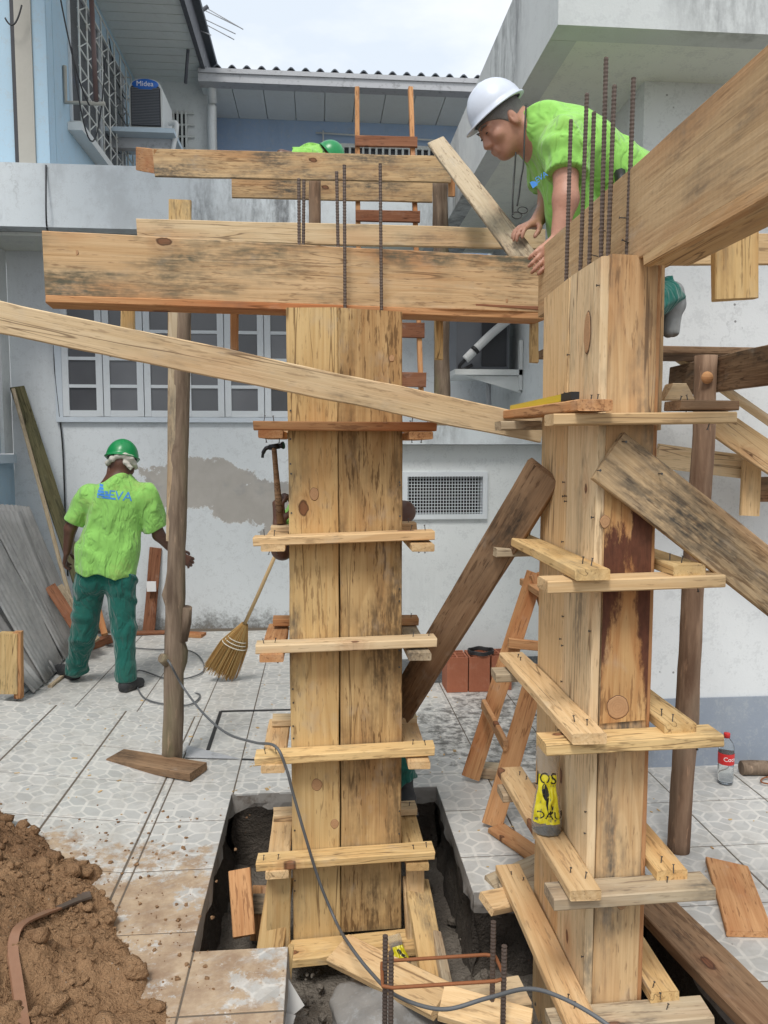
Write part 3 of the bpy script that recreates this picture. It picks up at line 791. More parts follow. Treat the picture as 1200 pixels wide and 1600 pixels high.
# ------------------------------------------------------------------ blue house at the back with corrugated roof
YK, YKE = 10.85, 9.9; ZK = at(500, 139, YKE).z
bh = thing('back_house', (1, YK, ZS1), 'blue back building under a corrugated roof with long grey gutter', 'house')
xk0, xk1 = at(328, 150, YKE).x - .12, 4.2
xe_ = at(326, 180, YE).x
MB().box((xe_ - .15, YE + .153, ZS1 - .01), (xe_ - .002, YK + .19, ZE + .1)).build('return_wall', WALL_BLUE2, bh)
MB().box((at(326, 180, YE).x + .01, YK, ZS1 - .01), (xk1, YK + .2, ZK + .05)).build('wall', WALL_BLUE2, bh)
sb = MB().box((xk0, YKE + .05, ZK + .032), (xk1, YK + .25, ZK + .06)).build('soffit', SLATM, bh)
x = xk0
while x < xk1 - .4:
    MB().box((x + .005, YKE + .06, ZK + .002), (x + .375, YK - .002, ZK + .03)).build('soffit_board', SLATM, sb); x += .38
gt = MB(); prof = [(0, .11), (.0, .0), (.12, .0), (.12, .11)]
gt.box((xk0, YKE - .13, ZK - .02), (xk1, YKE + .045, ZK + .075)); gt.box((xk0, YKE - .15, ZK + .076), (xk1, YKE - .10, ZK + .13)); gt.box((xk0, YKE, ZK + .078), (xk1, YKE + .045, ZK + .14))
gt.build('gutter', GUTTER, bh)
rm = MB(); npx = 260; vs_ = []
for j in range(2):
    for i in range(npx + 1):
        x = xk0 + (xk1 - xk0) * i / npx; y = YKE - .10 + j * 3.0; vs_.append((x, y, ZK + .165 + j * .55 + .035 * math.sin(x * 2 * math.pi / .177)))
n = npx + 1; vs_ += [(a, b, c - .015) for (a, b, c) in [tuple(q) for q in vs_]]
fs_ = [(i, i + 1, n + i + 1, n + i) for i in range(npx)] + [(2 * n + i, 3 * n + i, 3 * n + i + 1, 2 * n + i + 1) for i in range(npx)] + [(i, 2 * n + i, 2 * n + i + 1, i + 1) for i in range(npx)]
rm.add(vs_, fs_, False); rm.build('corrugated_roof', ROOFM, bh)
wxa, wxb, wzb = at(505, 235, YK).x, at(690, 235, YK).x, at(600, 234, YK).z
wk = MB().box((wxa, YK - .02, wzb - .9), (wxb, YK - .002, wzb)).build('window_pane', GLASS, bh)
fb = MB(); fb.box((wxa - .04, YK - .05, wzb), (wxb + .04, YK - .003, wzb + .05))
for k in range(19): x = wxa + (wxb - wxa) * k / 18; fb.box((x - .015, YK - .05, wzb - .9), (x + .015, YK - .022, wzb))
fb.tube([(wxa - .1, YK - .06, wzb + .17), (wxb, YK - .06, wzb + .12)], .012, 5); fb.tube([(wxa, YK - .06, wzb + .2), (wxa, YK - .06, wzb - .1)], .012, 5)
fb.build('grille', STEEL, wk)
# TV antenna behind the eave
ant = thing('television_antenna', at(300, 20, 9.0), 'thin rod television antenna above the left roof eave', 'antenna')
p0, p1 = at(300, 27, 9.4), at(325, 10, 9.4)
MB().tube([p0, p1], .022, 6).build('boom', FASCIA, ant)
mb = MB()
for (xa, ya_, xb, yb_) in ((297, 5, 375, 43), (303, 22, 368, 53), (320, 11, 380, 46), (306, 30, 366, 62), (310, 47, 330, 55)): mb.tube([at(xa, ya_, 9.4), at(xb, yb_, 9.4)], .006, 5)
mb.build('rods', GUTTER, ant)
MB().tube([p0, at(295, 60, 9.4), at(290, 130, 9.4)], .02, 6).build('mast', FASCIA, ant)

# ------------------------------------------------------------------ left column formwork
Y1 = 2.85; XA, XS, XB = -.117, .071, .310; D1 = .28; ZB1, ZT1 = -.262, 2.158
c1 = thing('column_formwork', (.1, Y1 + D1 / 2, ZB1), 'tall timber column formwork in the square pit, two wide boards and five yokes', 'formwork')
plank('front_board', (( XA + XS) / 2, Y1, ZB1), ((XA + XS) / 2, Y1, ZT1), XS - XA - .003, .025, (0, -1, 0), W_YEL, c1, seg=24)
plank('front_board', ((XS + XB) / 2, Y1 + .004, ZB1 + .03), ((XS + XB) / 2, Y1 + .004, ZT1 - .004), XB - XS - .004, .025, (0, -1, 0), W_ROUGH, c1, seg=24)
plank('back_board', ((XA + XS) / 2, Y1 + D1, ZB1), ((XA + XS) / 2, Y1 + D1, ZT1 - .02), XS - XA - .003, .025, (0, 1, 0), W_YEL, c1)
plank('back_board', ((XS + XB) / 2, Y1 + D1, ZB1), ((XS + XB) / 2, Y1 + D1, ZT1 - .01), XB - XS - .004, .025, (0, 1, 0), W_OR, c1)
for X, s in ((XA + .027, -1), (XB - .027, 1)):
    plank('side_board', (X, Y1 + D1 / 2, ZB1), (X, Y1 + D1 / 2, ZT1 - .012), D1 - .058, .025, (s, 0, 0), W_FRESH, c1)
def u(a): return random.uniform(-a, a)
def flat(name, xa, xb, yfront, ztop, wd, th, mat, parent, tilt=0.0, skew=0.0):
    """board lying flat, long side along X, front edge at yfront"""
    return plank(name, (xa, yfront + wd / 2, ztop - tilt), (xb, yfront + wd / 2 + skew, ztop + tilt), wd, th, (0, 0, 1), mat, parent)
def flat_y(name, xc, ya, yb, ztop, wd, th, mat, parent, dz=0.0, dx=0.0):
    return plank(name, (xc - dx, ya, ztop - dz), (xc + dx, yb, ztop + dz), wd, th, (0, 0, 1), mat, parent)
yk1 = [(1.745, W_OR, 395, 683, 660, -.002), (1.340, W_FRESH, 395, 679, 833, .008), (.940, W_PALE, 399, 683, 1003, .006), (.525, W_YEL, 398, 680, 1170, .008), (.118, W_YEL, 400, 679, 1330, .008)]
for z, m, xa, xb, yp, tl in yk1:
    ax, bx = at(xa, yp, Y1 - .085).x, at(xb, yp, Y1 - .085).x; wdf = .082
    o = flat('yoke_board', ax, bx, Y1 - wdf - .003, z, wdf, .032, m, c1, tl)
    for x in (ax + .03 + u(.01), ax + .07 + u(.01), bx - .03 + u(.01), bx - .075 + u(.01)): nail((x, Y1 - .045 + u(.02), z + (x - .1) * tl * 3 + .006), (0, 0, 1), o)
    o = flat('yoke_board', ax + .04, bx - .02, Y1 + D1 + .003, z + u(.006), .08, .030, W_PALE if m is not W_PALE else W_OR, c1, u(.006))
    nail((bx - .05, Y1 + D1 + .03, z + .004), (0, 0, 1), o)
    for sx, wds in ((-1, .098), (1, .098)):
        xc = (XA - .006 - wds / 2) if sx < 0 else (XB + .006 + wds / 2)
        o = flat_y('yoke_board', xc + u(.006), Y1 - .105 + u(.02), Y1 + D1 + .11, z - .0345, wds - .012, .028, random.choice((W_OR, W_FRESH, W_GREY, W_YEL)), c1, 0, 0)
        for k in range(2): nail((xc + u(.03), Y1 - .05 + u(.02), z - .062), (0, 0, -1), o, .3)
    for x in (XA + .012, XS + .01, XB - .014):
        nail((x, Y1 - .0, z - .08 + u(.02)), (0, -1, 0), c1, .1) if False else None
for k in range(26):
    nail((random.choice((XA + .012, XB - .012)) , Y1 + .0115, random.uniform(-.1, 2.1)), (0, -1, 0), c1, .1)
# base yoke in the pit
flat('yoke_board', XA - .01, XB + .06, Y1 - .13, ZB1 + .03, .12, .035, W_YEL, c1, .012)
plank('side_stay', (XA - .055, Y1 - .04, -.30), (XA - .045, Y1 - .02, .06), .09, .03, (0, -1, 0), W_YEL, c1)
plank('side_stay', (XB + .055, Y1 - .05, -.30), (XB + .05, Y1 - .02, .05), .07, .03, (0, -1, 0), W_FRESH, c1)

def rebar(mb, p0, p1, r=.0062):
    p0 = V(p0); p1 = V(p1); n = int((p1 - p0).length / .0055)
    mb.tube([p0.lerp(p1, i / n) for i in range(n + 1)], [r * (1.13 if i % 2 else .93) for i in range(n + 1)], 7, True, False)
def rebars(lst, lab, group):
    for (xt, yt, xb, yb, Y, name) in lst:
        a, b = at(xt, yt, Y), at(xb, yb, Y); d = (b - a).normalized()
        mb = MB(); rebar(mb, b + d * .55, a); o = mb.build('rebar', REBAR)
        tag(o, name, 'rebar', group)
rebars([(467, 279, 468, 480, 2.95, 'shortest leftmost steel bar rising from the left column formwork'),
        (475, 281, 473, 480, 3.05, 'second steel bar from the left, close beside the shortest, left column'),
        (526, 268, 530, 480, 3.02, 'third steel bar from the left rising from the left column'),
        (538, 258, 539, 480, 2.93, 'fourth steel bar from the left, tallest of the middle pair, left column'),
        (594, 256, 596, 482, 2.94, 'rightmost steel bar rising alone from the left column')], '', 'bars of the left column')

# ------------------------------------------------------------------ right column formwork (nearer)
Y2 = 2.05; X0, X1 = .756, .931; D2 = .53; ZT2 = 2.163; ZB2 = -.40
c2 = thing('column_formwork', (.84, Y2 + D2 / 2, ZB2), 'nearer timber column formwork on the right with long side yokes', 'formwork')
plank('front_board', ((X0 + X1) / 2 + .006, Y2, ZB2), ((X0 + X1) / 2 + .006, Y2, ZT2 + .003), X1 - X0 - .038, .025, (0, -1, 0), W_MOULD, c2, seg=24)
bk = plank('bark_streak_board', ((X0 + X1) / 2 + .006, Y2 - .0045, .88), ((X0 + X1) / 2 + .006, Y2 - .0045, 1.62), X1 - X0 - .04, .004, (0, -1, 0), W_BARKY, c2, warp=.0003)
for xa, xb, m, ztop in ((0, .26, W_PALE, 0), (.262, .53, W_FRESH, -.006)):
    plank('side_board', (X0, Y2 + (xa + xb) / 2 - .0, ZB2), (X0, Y2 + (xa + xb) / 2, ZT2 + ztop), xb - xa - .003, .025, (-1, 0, 0), W_PALE if xa == 0 else W_FRESH, c2, seg=24)
    plank('side_board', (X1, Y2 + (xa + xb) / 2 + .008, ZB2), (X1, Y2 + (xa + xb) / 2 + .008, ZT2 + ztop + .002), xb - xa - .003, .025, (1, 0, 0), W_OR, c2)
plank('edge_batten', (X1 + .016, Y2 + .05, 1.70), (X1 + .016, Y2 + .05, ZT2 + .004), .026, .05, (0, -1, 0), W_MOULD, c2)
plank('back_board', ((X0 + X1) / 2, Y2 + D2 - .03, ZB2), ((X0 + X1) / 2, Y2 + D2 - .03, ZT2), X1 - X0 - .056, .025, (0, 1, 0), W_FRESH, c2)
yk2 = [(1.742, .030, 862, 1145, 650, W_FRESH, W_OR), (1.306, .034, 852, 1127, 902, W_FRESH, W_YEL), (.862, .034, 850, 1125, 1143, W_YEL, W_FRESH), (.425, .036, 862, 1112, 1375, W_GREY, W_FRESH), (.045, .04, 862, 1110, 1595, W_GREY, W_FRESH)]
for i, (z, th, xa, xb, yp, m, ms) in enumerate(yk2):
    ax, bx = at(xa, yp, Y2 - .07).x, at(xb, yp, Y2 - .07).x
    o = flat('yoke_board', ax, bx, Y2 - .092, z, .088, th, m, c2, .004)
    nail((bx - .12, Y2 - .05, z + .005), (.3, 0, 1), o); nail((bx - .06, Y2 - .06, z - th), (0, 0, -1), o)
    flat('yoke_board', ax + .01, bx - .02, Y2 + D2 + .006, z + .002, .09, .03, W_GREY, c2, .003)
    # side boards laid on top of the front and back ones
    wl = .092
    o = flat_y('yoke_board', X0 - .005 - wl / 2, Y2 - .115, Y2 + D2 + .15, z + .0335 + (.0 if i else .004), wl, .030, ms, c2, .004, -.006 if i else 0)
    for k in (0, 1, 2, 3): nail((X0 - .03 - u(.02) - .01, (Y2 - .06, Y2 - .03, Y2 + D2 + .04, Y2 + D2 + .08)[k], z + .036), (0, 0, 1), o)
    if i == 0: o = plank('yoke_board', (X1 + .02, Y2 - .03, z + .034), (X1 + .19, Y2 - .02, z + .034), .085, .026, (0, 0, 1), W_DARK, c2)
    else: o = flat_y('yoke_board', X1 + .012 + wl / 2, Y2 - .10 + .02 * i, Y2 + D2 + .12, z + .0335, wl, .032, W_YEL, c2, .003, .0)
    for k in (0, 1): nail((X1 + .04 + u(.02), (Y2 - .045, Y2 + .0)[k], z + .037), (0, 0, 1), o)
for k in range(22):
    nail((X0 + .0065, Y2 + random.choice((.012, .25, .27)), random.uniform(.1, 2.1)), (-1, 0, 0), c2, .1)
rebars([(892, 187, 885, 425, 2.42, 'shortest plain steel bar left of the cluster rising from right column'),
        (917, 146, 907, 413, 2.33, 'second ribbed steel bar from the left above the right column'),
        (928, 175, 921, 402, 2.25, 'thin brown steel bar third from the left above the right column'),
        (947, 90, 939, 397, 2.16, 'tallest ribbed steel bar above the right column'),
        (960, 133, 950, 397, 2.13, 'ribbed steel bar directly right of the tallest, right column'),
        (990, 122, 980, 396, 2.13, 'rightmost ribbed steel bar standing apart, right column')], '', 'bars of the right column')

# ------------------------------------------------------------------ beams
b1 = thing('beam_formwork', at(450, 480, 3.02), 'long front beam form running from the left to the right column', 'formwork')
L1, R1 = (68, 2.80), (848, 3.10)
plank('side_board', at(68, 411, 2.80), at(849, 446, 3.10), .218, .025, (-.13, -1, 0), W_BEAM, b1, seg=30)
plank('bottom_board', at(68, 463, 2.80) + V((0, .055, 0.004)), at(849, 491, 3.10) + V((0, .055, 0.004)), .13, .026, (0, 0, 1), W_OR, b1, wane=.02)
plank('bark_edge', at(700, 475, 3.04) , at(849, 481, 3.098), .018, .006, (-.13, -1, 0), W_RED, b1, warp=.006)
for (x, y0, y1, wpx, Y, m) in ((199, 474, 521, 20, 3.02, W_YEL), (366, 483, 546, 11, 3.05, W_OR), (686, 497, 561, 12, 3.16, W_YEL), (836, 504, 566, 13, 3.2, W_YEL)):
    plank('cleat', at(x, y0, Y), at(x, y1, Y), wpx * Y / 1200, .03, (0, -1, 0), m, b1)
b1b = ppx('beam_side_board', (214, 358, 3.88), (852, 374, 3.88), .10, .025, W_PALE); 
tag(b1b, 'pencil marked pale board right behind the front beam', 'board')
b2 = thing('beam_formwork', (.9, 2.2, 2.13), 'heavy beam form running towards the viewer above the right column', 'formwork')
plank('side_board', (.86, .80, 2.29), (.86, 3.0, 2.29), .262, .028, (-1, 0, 0), W_SAWN, b2, seg=24)
plank('side_board', (.985, .80, 2.29), (.985, 2.3, 2.29), .262, .028, (1, 0, 0), W_FRESH, b2)
plank('bottom_board', (.925, .80, 2.155), (.925, 2.0, 2.155), .105, .026, (0, 0, 1), W_FRESH, b2, warp=.002)
plank('bottom_strip', (.858, .80, 2.147), (.858, 2.02, 2.147), .035, .026, (-1, 0, 0), W_FRESH, b2)
for (y, z) in ((2.30, 2.30), (2.36, 2.24), (2.12, 2.22), (2.14, 2.29)): nail((.852, y, z), (-1, 0, .1), b2, .3)
plank('cleat', at(1153, 300, 2.05), at(1153, 466, 2.05), .125, .028, (0, -1, 0), W_YEL, b2)
far = thing('beam_formwork', at(470, 260, 5.35), 'far upper beam form in front of the stained slab', 'formwork')
ppx('side_board', (240, 254, 5.25), (704, 264, 5.35), .175, .025, W_MOULD, far)
plank('end_panel', at(212, 248, 5.75), at(240, 252, 5.26), .15, .02, (-1, -.3, 0), W_OR, far)
ppx('side_board', (362, 292, 5.75), (676, 300, 5.75), .145, .025, W_MOULD, far)
ppx('cleat', (706, 262, 5.40), (706, 306, 5.40), .045, .03, W_OR, far)

# ------------------------------------------------------------------ props and braces
o = plank('brace_plank', at(-40, 487, 2.50), at(848, 672, 2.765), .098, .024, (-.05, -1, .0), W_PALE, seg=30, warp=.004)
lone(o, 'long pale plank slanting down from the left edge across the left column', 'plank')
o = plank('brace_plank', at(848, 737, 2.44), at(600, 1145, 3.25), .13, .028, (-.62, -.78, .0), W_DARK)
lone(o, 'dark weathered prop plank slanting down behind the left column', 'plank')
o = plank('brace_plank', at(951, 712, 2.015), at(1500, 1137, 1.95), .152, .026, (0, -1, 0), W_MOULD2, cut=(.0, .0))
lone(o, 'wide mould stained brace plank nailed to the right column front', 'plank')
for (x, y) in ((935, 735), (975, 690), (1030, 740)): nail(at(x, y, 2.005), (0, -1, 0), o, .1)
o = plank('loose_plank', at(681, 218, 4.35), at(822, 404, 3.14), .098, .024, (-.3, -.8, .55), W_GREY)
lone(o, 'greyed plank leaning down from the far beam end towards the kneeling man', 'plank')

# round post under the front beam with its sawn splice and sole plank
pst = thing('timber_post', gnd(268, 1192, .045), 'rough round post with a sawn batten, standing on a sole plank', 'post')
YP = 4.0
pole_mesh(MB(), (0, 0, 0), (0, 0, 1), .05, .05)
mb = pole_mesh(MB(), at(268, 1190, YP), at(287, 470, YP), .053, .040, knots=((.24, 3.3, .05), (.38, .4, .045), (.56, .2, .03), (.78, .3, .022), (.68, 1.2, .03)), seg=40)
mb.build('trunk', BARK, pst)
MB().tube([at(268, 1040, YP), at(258, 1030, YP - .03), at(252, 1028, YP - .05)], [.03, .03, .024], 10).build('branch_stub', BARK, pst)
MB().tube([at(283, 1000, YP), at(289, 972, YP), at(292, 948, YP - .01)], [.035, .034, .027], 10).build('branch_stub', BARK, pst)
plank('splice_board', at(281, 312, YP + .05), at(279, 560, YP + .05), .11, .03, (0, -1, 0), W_YEL, pst)
plank('batten', at(270, 470, YP - .03), at(266, 846, YP - .035), .052, .03, (-.35, -1, 0), W_GREY, pst)
a, b = gnd(180, 1178, .045), gnd(310, 1200, .045)
o = plank('sole_plank', a, b, .15, .042, (0, 0, 1), W_DARK); lone(o, 'short brown sole plank on the tiles under the round post', 'plank')

def post(lab, xa, ya, xb, yb, Y, r, mat=BARK_R, kn=()):
    mb = pole_mesh(MB(), at(xb, yb, Y), at(xa, ya, Y), r, r * .95, knots=kn, seg=34); o = mb.build('timber_post', mat); tag(o, lab, 'post', 'round timber props')
    return o
po = post('round post with a sawn knot right of the near column', 1103, 556, 1062, 1335, 2.92, .045, kn=((.955, 4.5, .03), (.25, 4.2, .03), (.42, 4.6, .025)))
mb = MB().lathe([(.024, 0), (.022, .006), (0.0, .007)], (V((0, -1, 0)).to_track_quat('Z', 'Y').to_matrix().to_4x4())); 
for v in mb.v: v += at(1105, 590, 2.865)
mb.build('sawn_knot', W_OR, po)
post('short round post just left of the ladder, under the far beam', 492, 276, 494, 690, 5.62, .043, kn=((.83, 4.7, .04),))
post('dark round post beside the hanging condenser', 688, 282, 692, 688, 5.62, .058, BARK)

# boards on the right behind the post
o = plank('rail_board', at(1045, 597, 3.45), at(1330, 547, 2.0), .137, .028, (-.7, -1, 0), W_DARK); lone(o, 'dark brown rail board running behind the right hand post', 'board')
o = plank('strip', at(1048, 545, 3.5), at(1420, 801, 3.25), .055, .03, (0, -.5, 1), W_PALE); lone(o, 'thin pale strip slanting down at the right edge behind the rail', 'batten')
o = plank('brace_plank', at(1118, 655, 3.42), at(1430, 872, 3.3), .13, .025, (0, -1, 0), W_FRESH); lone(o, 'pale plank slanting down at the right edge below the rail', 'plank')
o = plank('rail_board', at(1028, 712, 3.55), at(1172, 730, 3.55), .115, .025, (0, -1, 0), W_PALE); lone(o, 'pale horizontal board behind the right column above the slanting brace', 'board')
o = plank('cleat_board', at(1177, 718, 3.50), at(1173, 806, 3.50), .092, .025, (0, -1, 0), W_FRESH); lone(o, 'short upright pale board at the right edge end of a rail', 'board')
o = plank('dark_block', at(1187, 765, 3.6), at(1215, 765, 3.6), .12, .04, (0, -1, 0), W_DARK); lone(o, 'dark timber end showing at the right edge beside the upright board', 'timber')
o = plank('scaffold_board', at(1040, 389, 3.18), at(1240, 389, 3.18), .125, .025, (0, -1, 0), W_FRESH); lone(o, 'pale horizontal board behind the hanging cleat at upper right', 'board')
o = plank('wedge_block', at(1045, 612, 2.32), at(1080, 612, 2.32), .055, .05, (0, -1, 0), W_PALE, cut=(.5, -.5)); lone(o, 'small pale wedge block resting on the top right yoke', 'block')
# platform the man kneels on
o = plank('scaffold_plank', (.98, 3.33, 2.08), (2.3, 3.33, 2.08), .30, .03, (0, 0, 1), W_DARK); lone(o, 'dark scaffold plank under the kneeling man in white helmet', 'plank')

# ladder standing on the ledge
ld = thing('ladder', at(600, 640, 5.5), 'red brown wooden ladder leaning on the slab between two posts', 'ladder')
def lx(x, y): t = (y - 135) / (620 - 135); return at(x, y, 5.95 - .45 * t)
for xa, xb in ((558, 562), (642, 660)):
    plank('rail', lx(xa, 135), lx(xb, 640), .032, .055, (0, -1, 0), W_OR if xa < 600 else W_OR, ld)
for (y, h) in ((222, 16), (286, 8), (338, 17), (430, 16), (515, 22), (592, 22)):
    t = (y - 135) / 485; p, q = lx(557 + 4 * t, y), lx(645 + 18 * t, y + 2); p.y -= .032; q.y -= .032; plank('rung', p + V((-.015, 0, 0)), q + V((.015, 0, 0)), h * .0047, .03, (0, -1, 0), W_RED, ld)

# sawhorse behind the right column
sh = thing('sawhorse', (.95, 3.45, 0), 'orange wooden sawhorse standing behind the right column', 'sawhorse')
for (bx, by, By, tx, ty, Ty) in ((735, 1216, 3.62, 836, 895, 3.70), (768, 1290, 3.16, 842, 1040, 3.22)):
    plank('leg', at(bx, by, By), at(tx, ty, Ty), .088, .026, (-.35, -1, 0), W_OR, sh)
    p = at(bx, by, By); q = at(tx, ty, Ty); plank('leg', V((2 * q.x - p.x, p.y, 0.0)), V((q.x + .02, q.y, q.z)), .088, .026, (.35, -1, 0), W_OR, sh)
q = at(838, 905, 3.70); plank('top_beam', (q.x, 3.10, q.z - .02), (q.x, 3.85, q.z - .02), .09, .035, (0, 0, 1), W_OR, sh)
plank('stretcher', at(752, 1100, 3.60), at(786, 1165, 3.18), .05, .022, (-1, -.4, 0), W_OR, sh)
plank('stretcher', at(795, 1005, 3.63), at(845, 1010, 3.63), .05, .022, (0, -1, 0), W_OR, sh)

# ------------------------------------------------------------------ loose timber on the ground
def ground_board(lab, a, b, wd, th, mat, z=0.0, cut=(0, 0), name='loose_board', n=(0, 0, 1)):
    o = plank(name, gnd(*a, z + th), gnd(*b, z + th), wd, th, n, mat, cut=cut); return lone(o, lab, 'board')
ground_board('loose orange board with a cut corner lying on the right hand tiles', (1136, 1345), (1172, 1455), .15, .022, W_OR, .002, (.2, -.25))
ground_board('dark plank lying along the edge of the right hand trench', (985, 1372), (1262, 1650), .16, .04, W_DARK, .002)
ground_board('short orange board on the tiles left of the near column', (775, 1290), (840, 1335), .09, .022, W_OR, .002)
ground_board('flat reddish board on the floor near the back wall', (272, 988), (318, 990), .13, .025, W_OR, .002)
ground_board('low reddish batten on the floor against the back wall', (205, 988), (262, 986), .07, .025, W_RED, .002)
ground_board('dark short timber end behind the sawhorse legs', (745, 1195), (800, 1200), .10, .05, W_GREY, .002)
o = plank('leaning_board', at(232, 986, 6.95), at(243, 856, 7.03), .105, .022, (0, -1, .05), W_RED); lone(o, 'narrow red brown board leaning against the back wall with a white label', 'board')
p = at(237, 916, 6.95); MB().box((p.x - .04, p.y - .018, p.z - .045), (p.x + .04, p.y - .004, p.z + .045)).build('white_label', WHITEP, o)
o = plank('leaning_plank', at(150, 985, 6.55), at(27, 604, 6.95), .115, .03, (.55, -1, 0), W_MOSS); lone(o, 'mossy dark plank leaning against the wall left of the worker', 'plank')
o = plank('leaning_plank', at(118, 968, 6.40), at(20, 607, 6.90), .03, .03, (.2, -1, 0), W_GREY); lone(o, 'slim pale batten leaning on the left edge of the mossy plank', 'batten')
o = plank('leaning_plank', at(137, 1008, 6.0), at(78, 915, 6.3), .085, .03, (.3, -1, .3), W_RED); lone(o, 'red brown offcut leaning beside the worker left leg', 'board')
o = plank('leaning_plank', at(150, 1000, 6.1), at(92, 915, 6.4), .06, .03, (.3, -1, .3), W_GREY); lone(o, 'pale offcut leaning behind the worker left leg', 'board')
o = plank('leaning_plank', at(163, 990, 6.35), at(150, 940, 6.6), .05, .03, (.3, -1, .3), W_OR); lone(o, 'thin orange stake between the worker legs by the wall', 'stake')
ground_board('short reddish timber lying between the worker legs', (126, 1008), (172, 992), .09, .06, W_RED, .002)
ground_board('small stick on the tiles by the worker left shoe', (78, 1070), (97, 1055), .03, .02, W_GREY, .002)
o = plank('plywood_offcut', at(12, 1085, 5.05), at(12, 990, 5.05), .115, .06, (0, -1, 0), W_YEL); lone(o, 'yellow plywood offcut standing at the left edge behind the ramp', 'board')
o = plank('plywood_edge', at(27, 1092, 5.06), at(26, 988, 5.06), .05, .05, (0, -1, 0), W_OR); lone(o, 'orange upright timber edge beside the yellow plywood offcut', 'timber')
# fibre-cement sheets leaning left
def sheet(lab, cs, n=40):
    """corrugated sheet from four world corners: near-bottom, far-bottom, far-top, near-top"""
    a, b, c, d = [V(q) for q in cs]; nrm = (b - a).cross(d - a).normalized(); mb = MB(); vs_ = []
    rows = 10
    for s in (0, .007):
        for j in range(rows + 1):
            for i in range(n + 1):
                t = i / n; v = j / rows; p = (a.lerp(b, t)).lerp(d.lerp(c, t), v)
                vs_.append(p + nrm * (.012 * math.sin(t * (b - a).length / .075 * 2 * math.pi) + s + .006 * mnoise.noise(p * 3)))
    m_ = (rows + 1) * (n + 1); fs_ = []
    for j in range(rows):
        for i in range(n):
            k = j * (n + 1) + i; fs_ += [(k, k + n + 1, k + n + 2, k + 1), (m_ + k, m_ + k + 1, m_ + k + n + 2, m_ + k + n + 1)]
    for i in range(n): fs_ += [(i, i + 1, m_ + i + 1, m_ + i), (rows * (n + 1) + i, m_ + rows * (n + 1) + i, m_ + rows * (n + 1) + i + 1, rows * (n + 1) + i + 1)]
    for j in range(rows):
        k = j * (n + 1); fs_ += [(k, m_ + k, m_ + k + n + 1, k + n + 1), (k + n, k + n + n + 1, m_ + k + n + n + 1, m_ + k + n)]
    mb.add(vs_, fs_, True); o = mb.build('cement_sheet', ASB); tag(o, lab, 'sheet', 'sheets leaning at the left')
sheet('front corrugated grey cement sheet leaning at the left edge, lowest of the pile', [gnd(52, 1083, .01), gnd(90, 1048, .01), at(-12, 850, 6.05), at(-150, 860, 5.3)])
sheet('middle corrugated grey cement sheet leaning at the left', [gnd(70, 1068, .02), gnd(112, 1012, .02), at(30, 800, 6.35), at(-90, 790, 5.5)])
sheet('rear corrugated grey cement sheet leaning at the left, sticking out highest', [gnd(100, 1030, .03), gnd(128, 992, .03), at(44, 792, 6.6), at(-30, 786, 5.9)])

# ------------------------------------------------------------------ things in the pit
def pit_board(lab, a, b, wd, th, mat, n=(0, -.4, 1)):
    o = plank('pit_board', V(a), V(b), wd, th, n, mat); return lone(o, lab, 'board')
pit_board('orange board propped at the left side of the pit', at(381, 1462, 2.80), at(374, 1358, 2.95), .085, .03, W_OR, (0, -1, .5))
pit_board('orange board end low behind the propped board in the pit', at(402, 1470, 2.98), at(406, 1385, 3.05), .06, .03, W_OR, (0, -1, .5))
pit_board('pale block lying between pit wall and left column', at(395, 1412, 3.02), at(425, 1412, 3.02), .075, .04, W_GREY, (0, -1, .5))
pit_board('dirty upright board against the left column base on its left', at(420, 1490, 2.78), at(438, 1370, 2.90), .10, .03, W_YEL, (-.1, -1, .3))
pit_board('upright short board right of the left column base', at(650, 1515, 2.73), at(641, 1370, 2.86), .055, .03, W_FRESH, (.1, -1, .3))
pit_board('long orange brown board slanting right of the left column base', at(690, 1580, 2.28), at(652, 1372, 2.90), .095, .03, W_YEL, (.1, -1, .5))
pit_board('thin grey batten along the slanting board in the pit', at(706, 1560, 2.26), at(684, 1455, 2.62), .03, .03, W_GREY, (.1, -1, .5))
pit_board('pale plank lying across the pit in front of the left column', at(528, 1478, 2.55), at(690, 1560, 2.22), .12, .03, W_FRESH, (.05, -.5, 1))
pit_board('pale board end lying low left of the near column base', at(715, 1560, 2.2), at(820, 1545, 2.25), .10, .03, W_PALE, (0, -.3, 1))
pit_board('pale board under the stirrup pointing to lower right corner of the pit', at(690, 1560, 2.1), at(830, 1600, 2.0), .10, .03, W_FRESH, (0, -.3, 1))
pit_board('stubby pale board left of the near column lower yoke', at(762, 1408, 2.55), at(822, 1395, 2.62), .09, .03, W_FRESH, (0, -.3, 1))
pit_board('greyed board lying behind the near column lower yoke', at(770, 1385, 2.72), at(850, 1350, 2.8), .12, .03, W_GREY, (0, -.3, 1))
pit_board('upright pale board in the pit under the leaning slab corner', at(447, 1560, 2.40), at(455, 1480, 2.44), .022, .03, W_YEL, (0, -1, .3))
# broken tile slivers
for i, (x, y, lab) in enumerate(((452, 1560, 'broken white tile shard standing at the slab corner in the pit'), (436, 1598, 'broken white tile shard lying at the bottom edge by the slab'))):
    p = gnd(x, y, -.10 - .03 * i); mb = MB(); M = Matrix.Translation(p) @ Matrix.Rotation(R_(55 - 30 * i), 4, 'X') @ Matrix.Rotation(R_(25 + 40 * i), 4, 'Z')
    mb.add([M @ V(q) for q in ((-.03, -.05, 0), (.035, -.04, 0), (.02, .05, 0), (-.012, .04, 0), (-.03, -.05, .009), (.035, -.04, .009), (.02, .05, .009), (-.012, .04, .009))], [(3, 2, 1, 0), (4, 5, 6, 7), (0, 1, 5, 4), (1, 2, 6, 5), (2, 3, 7, 6), (3, 0, 4, 7)])
    tag(mb.build('tile_shard', SHARD), lab, 'tile shard')
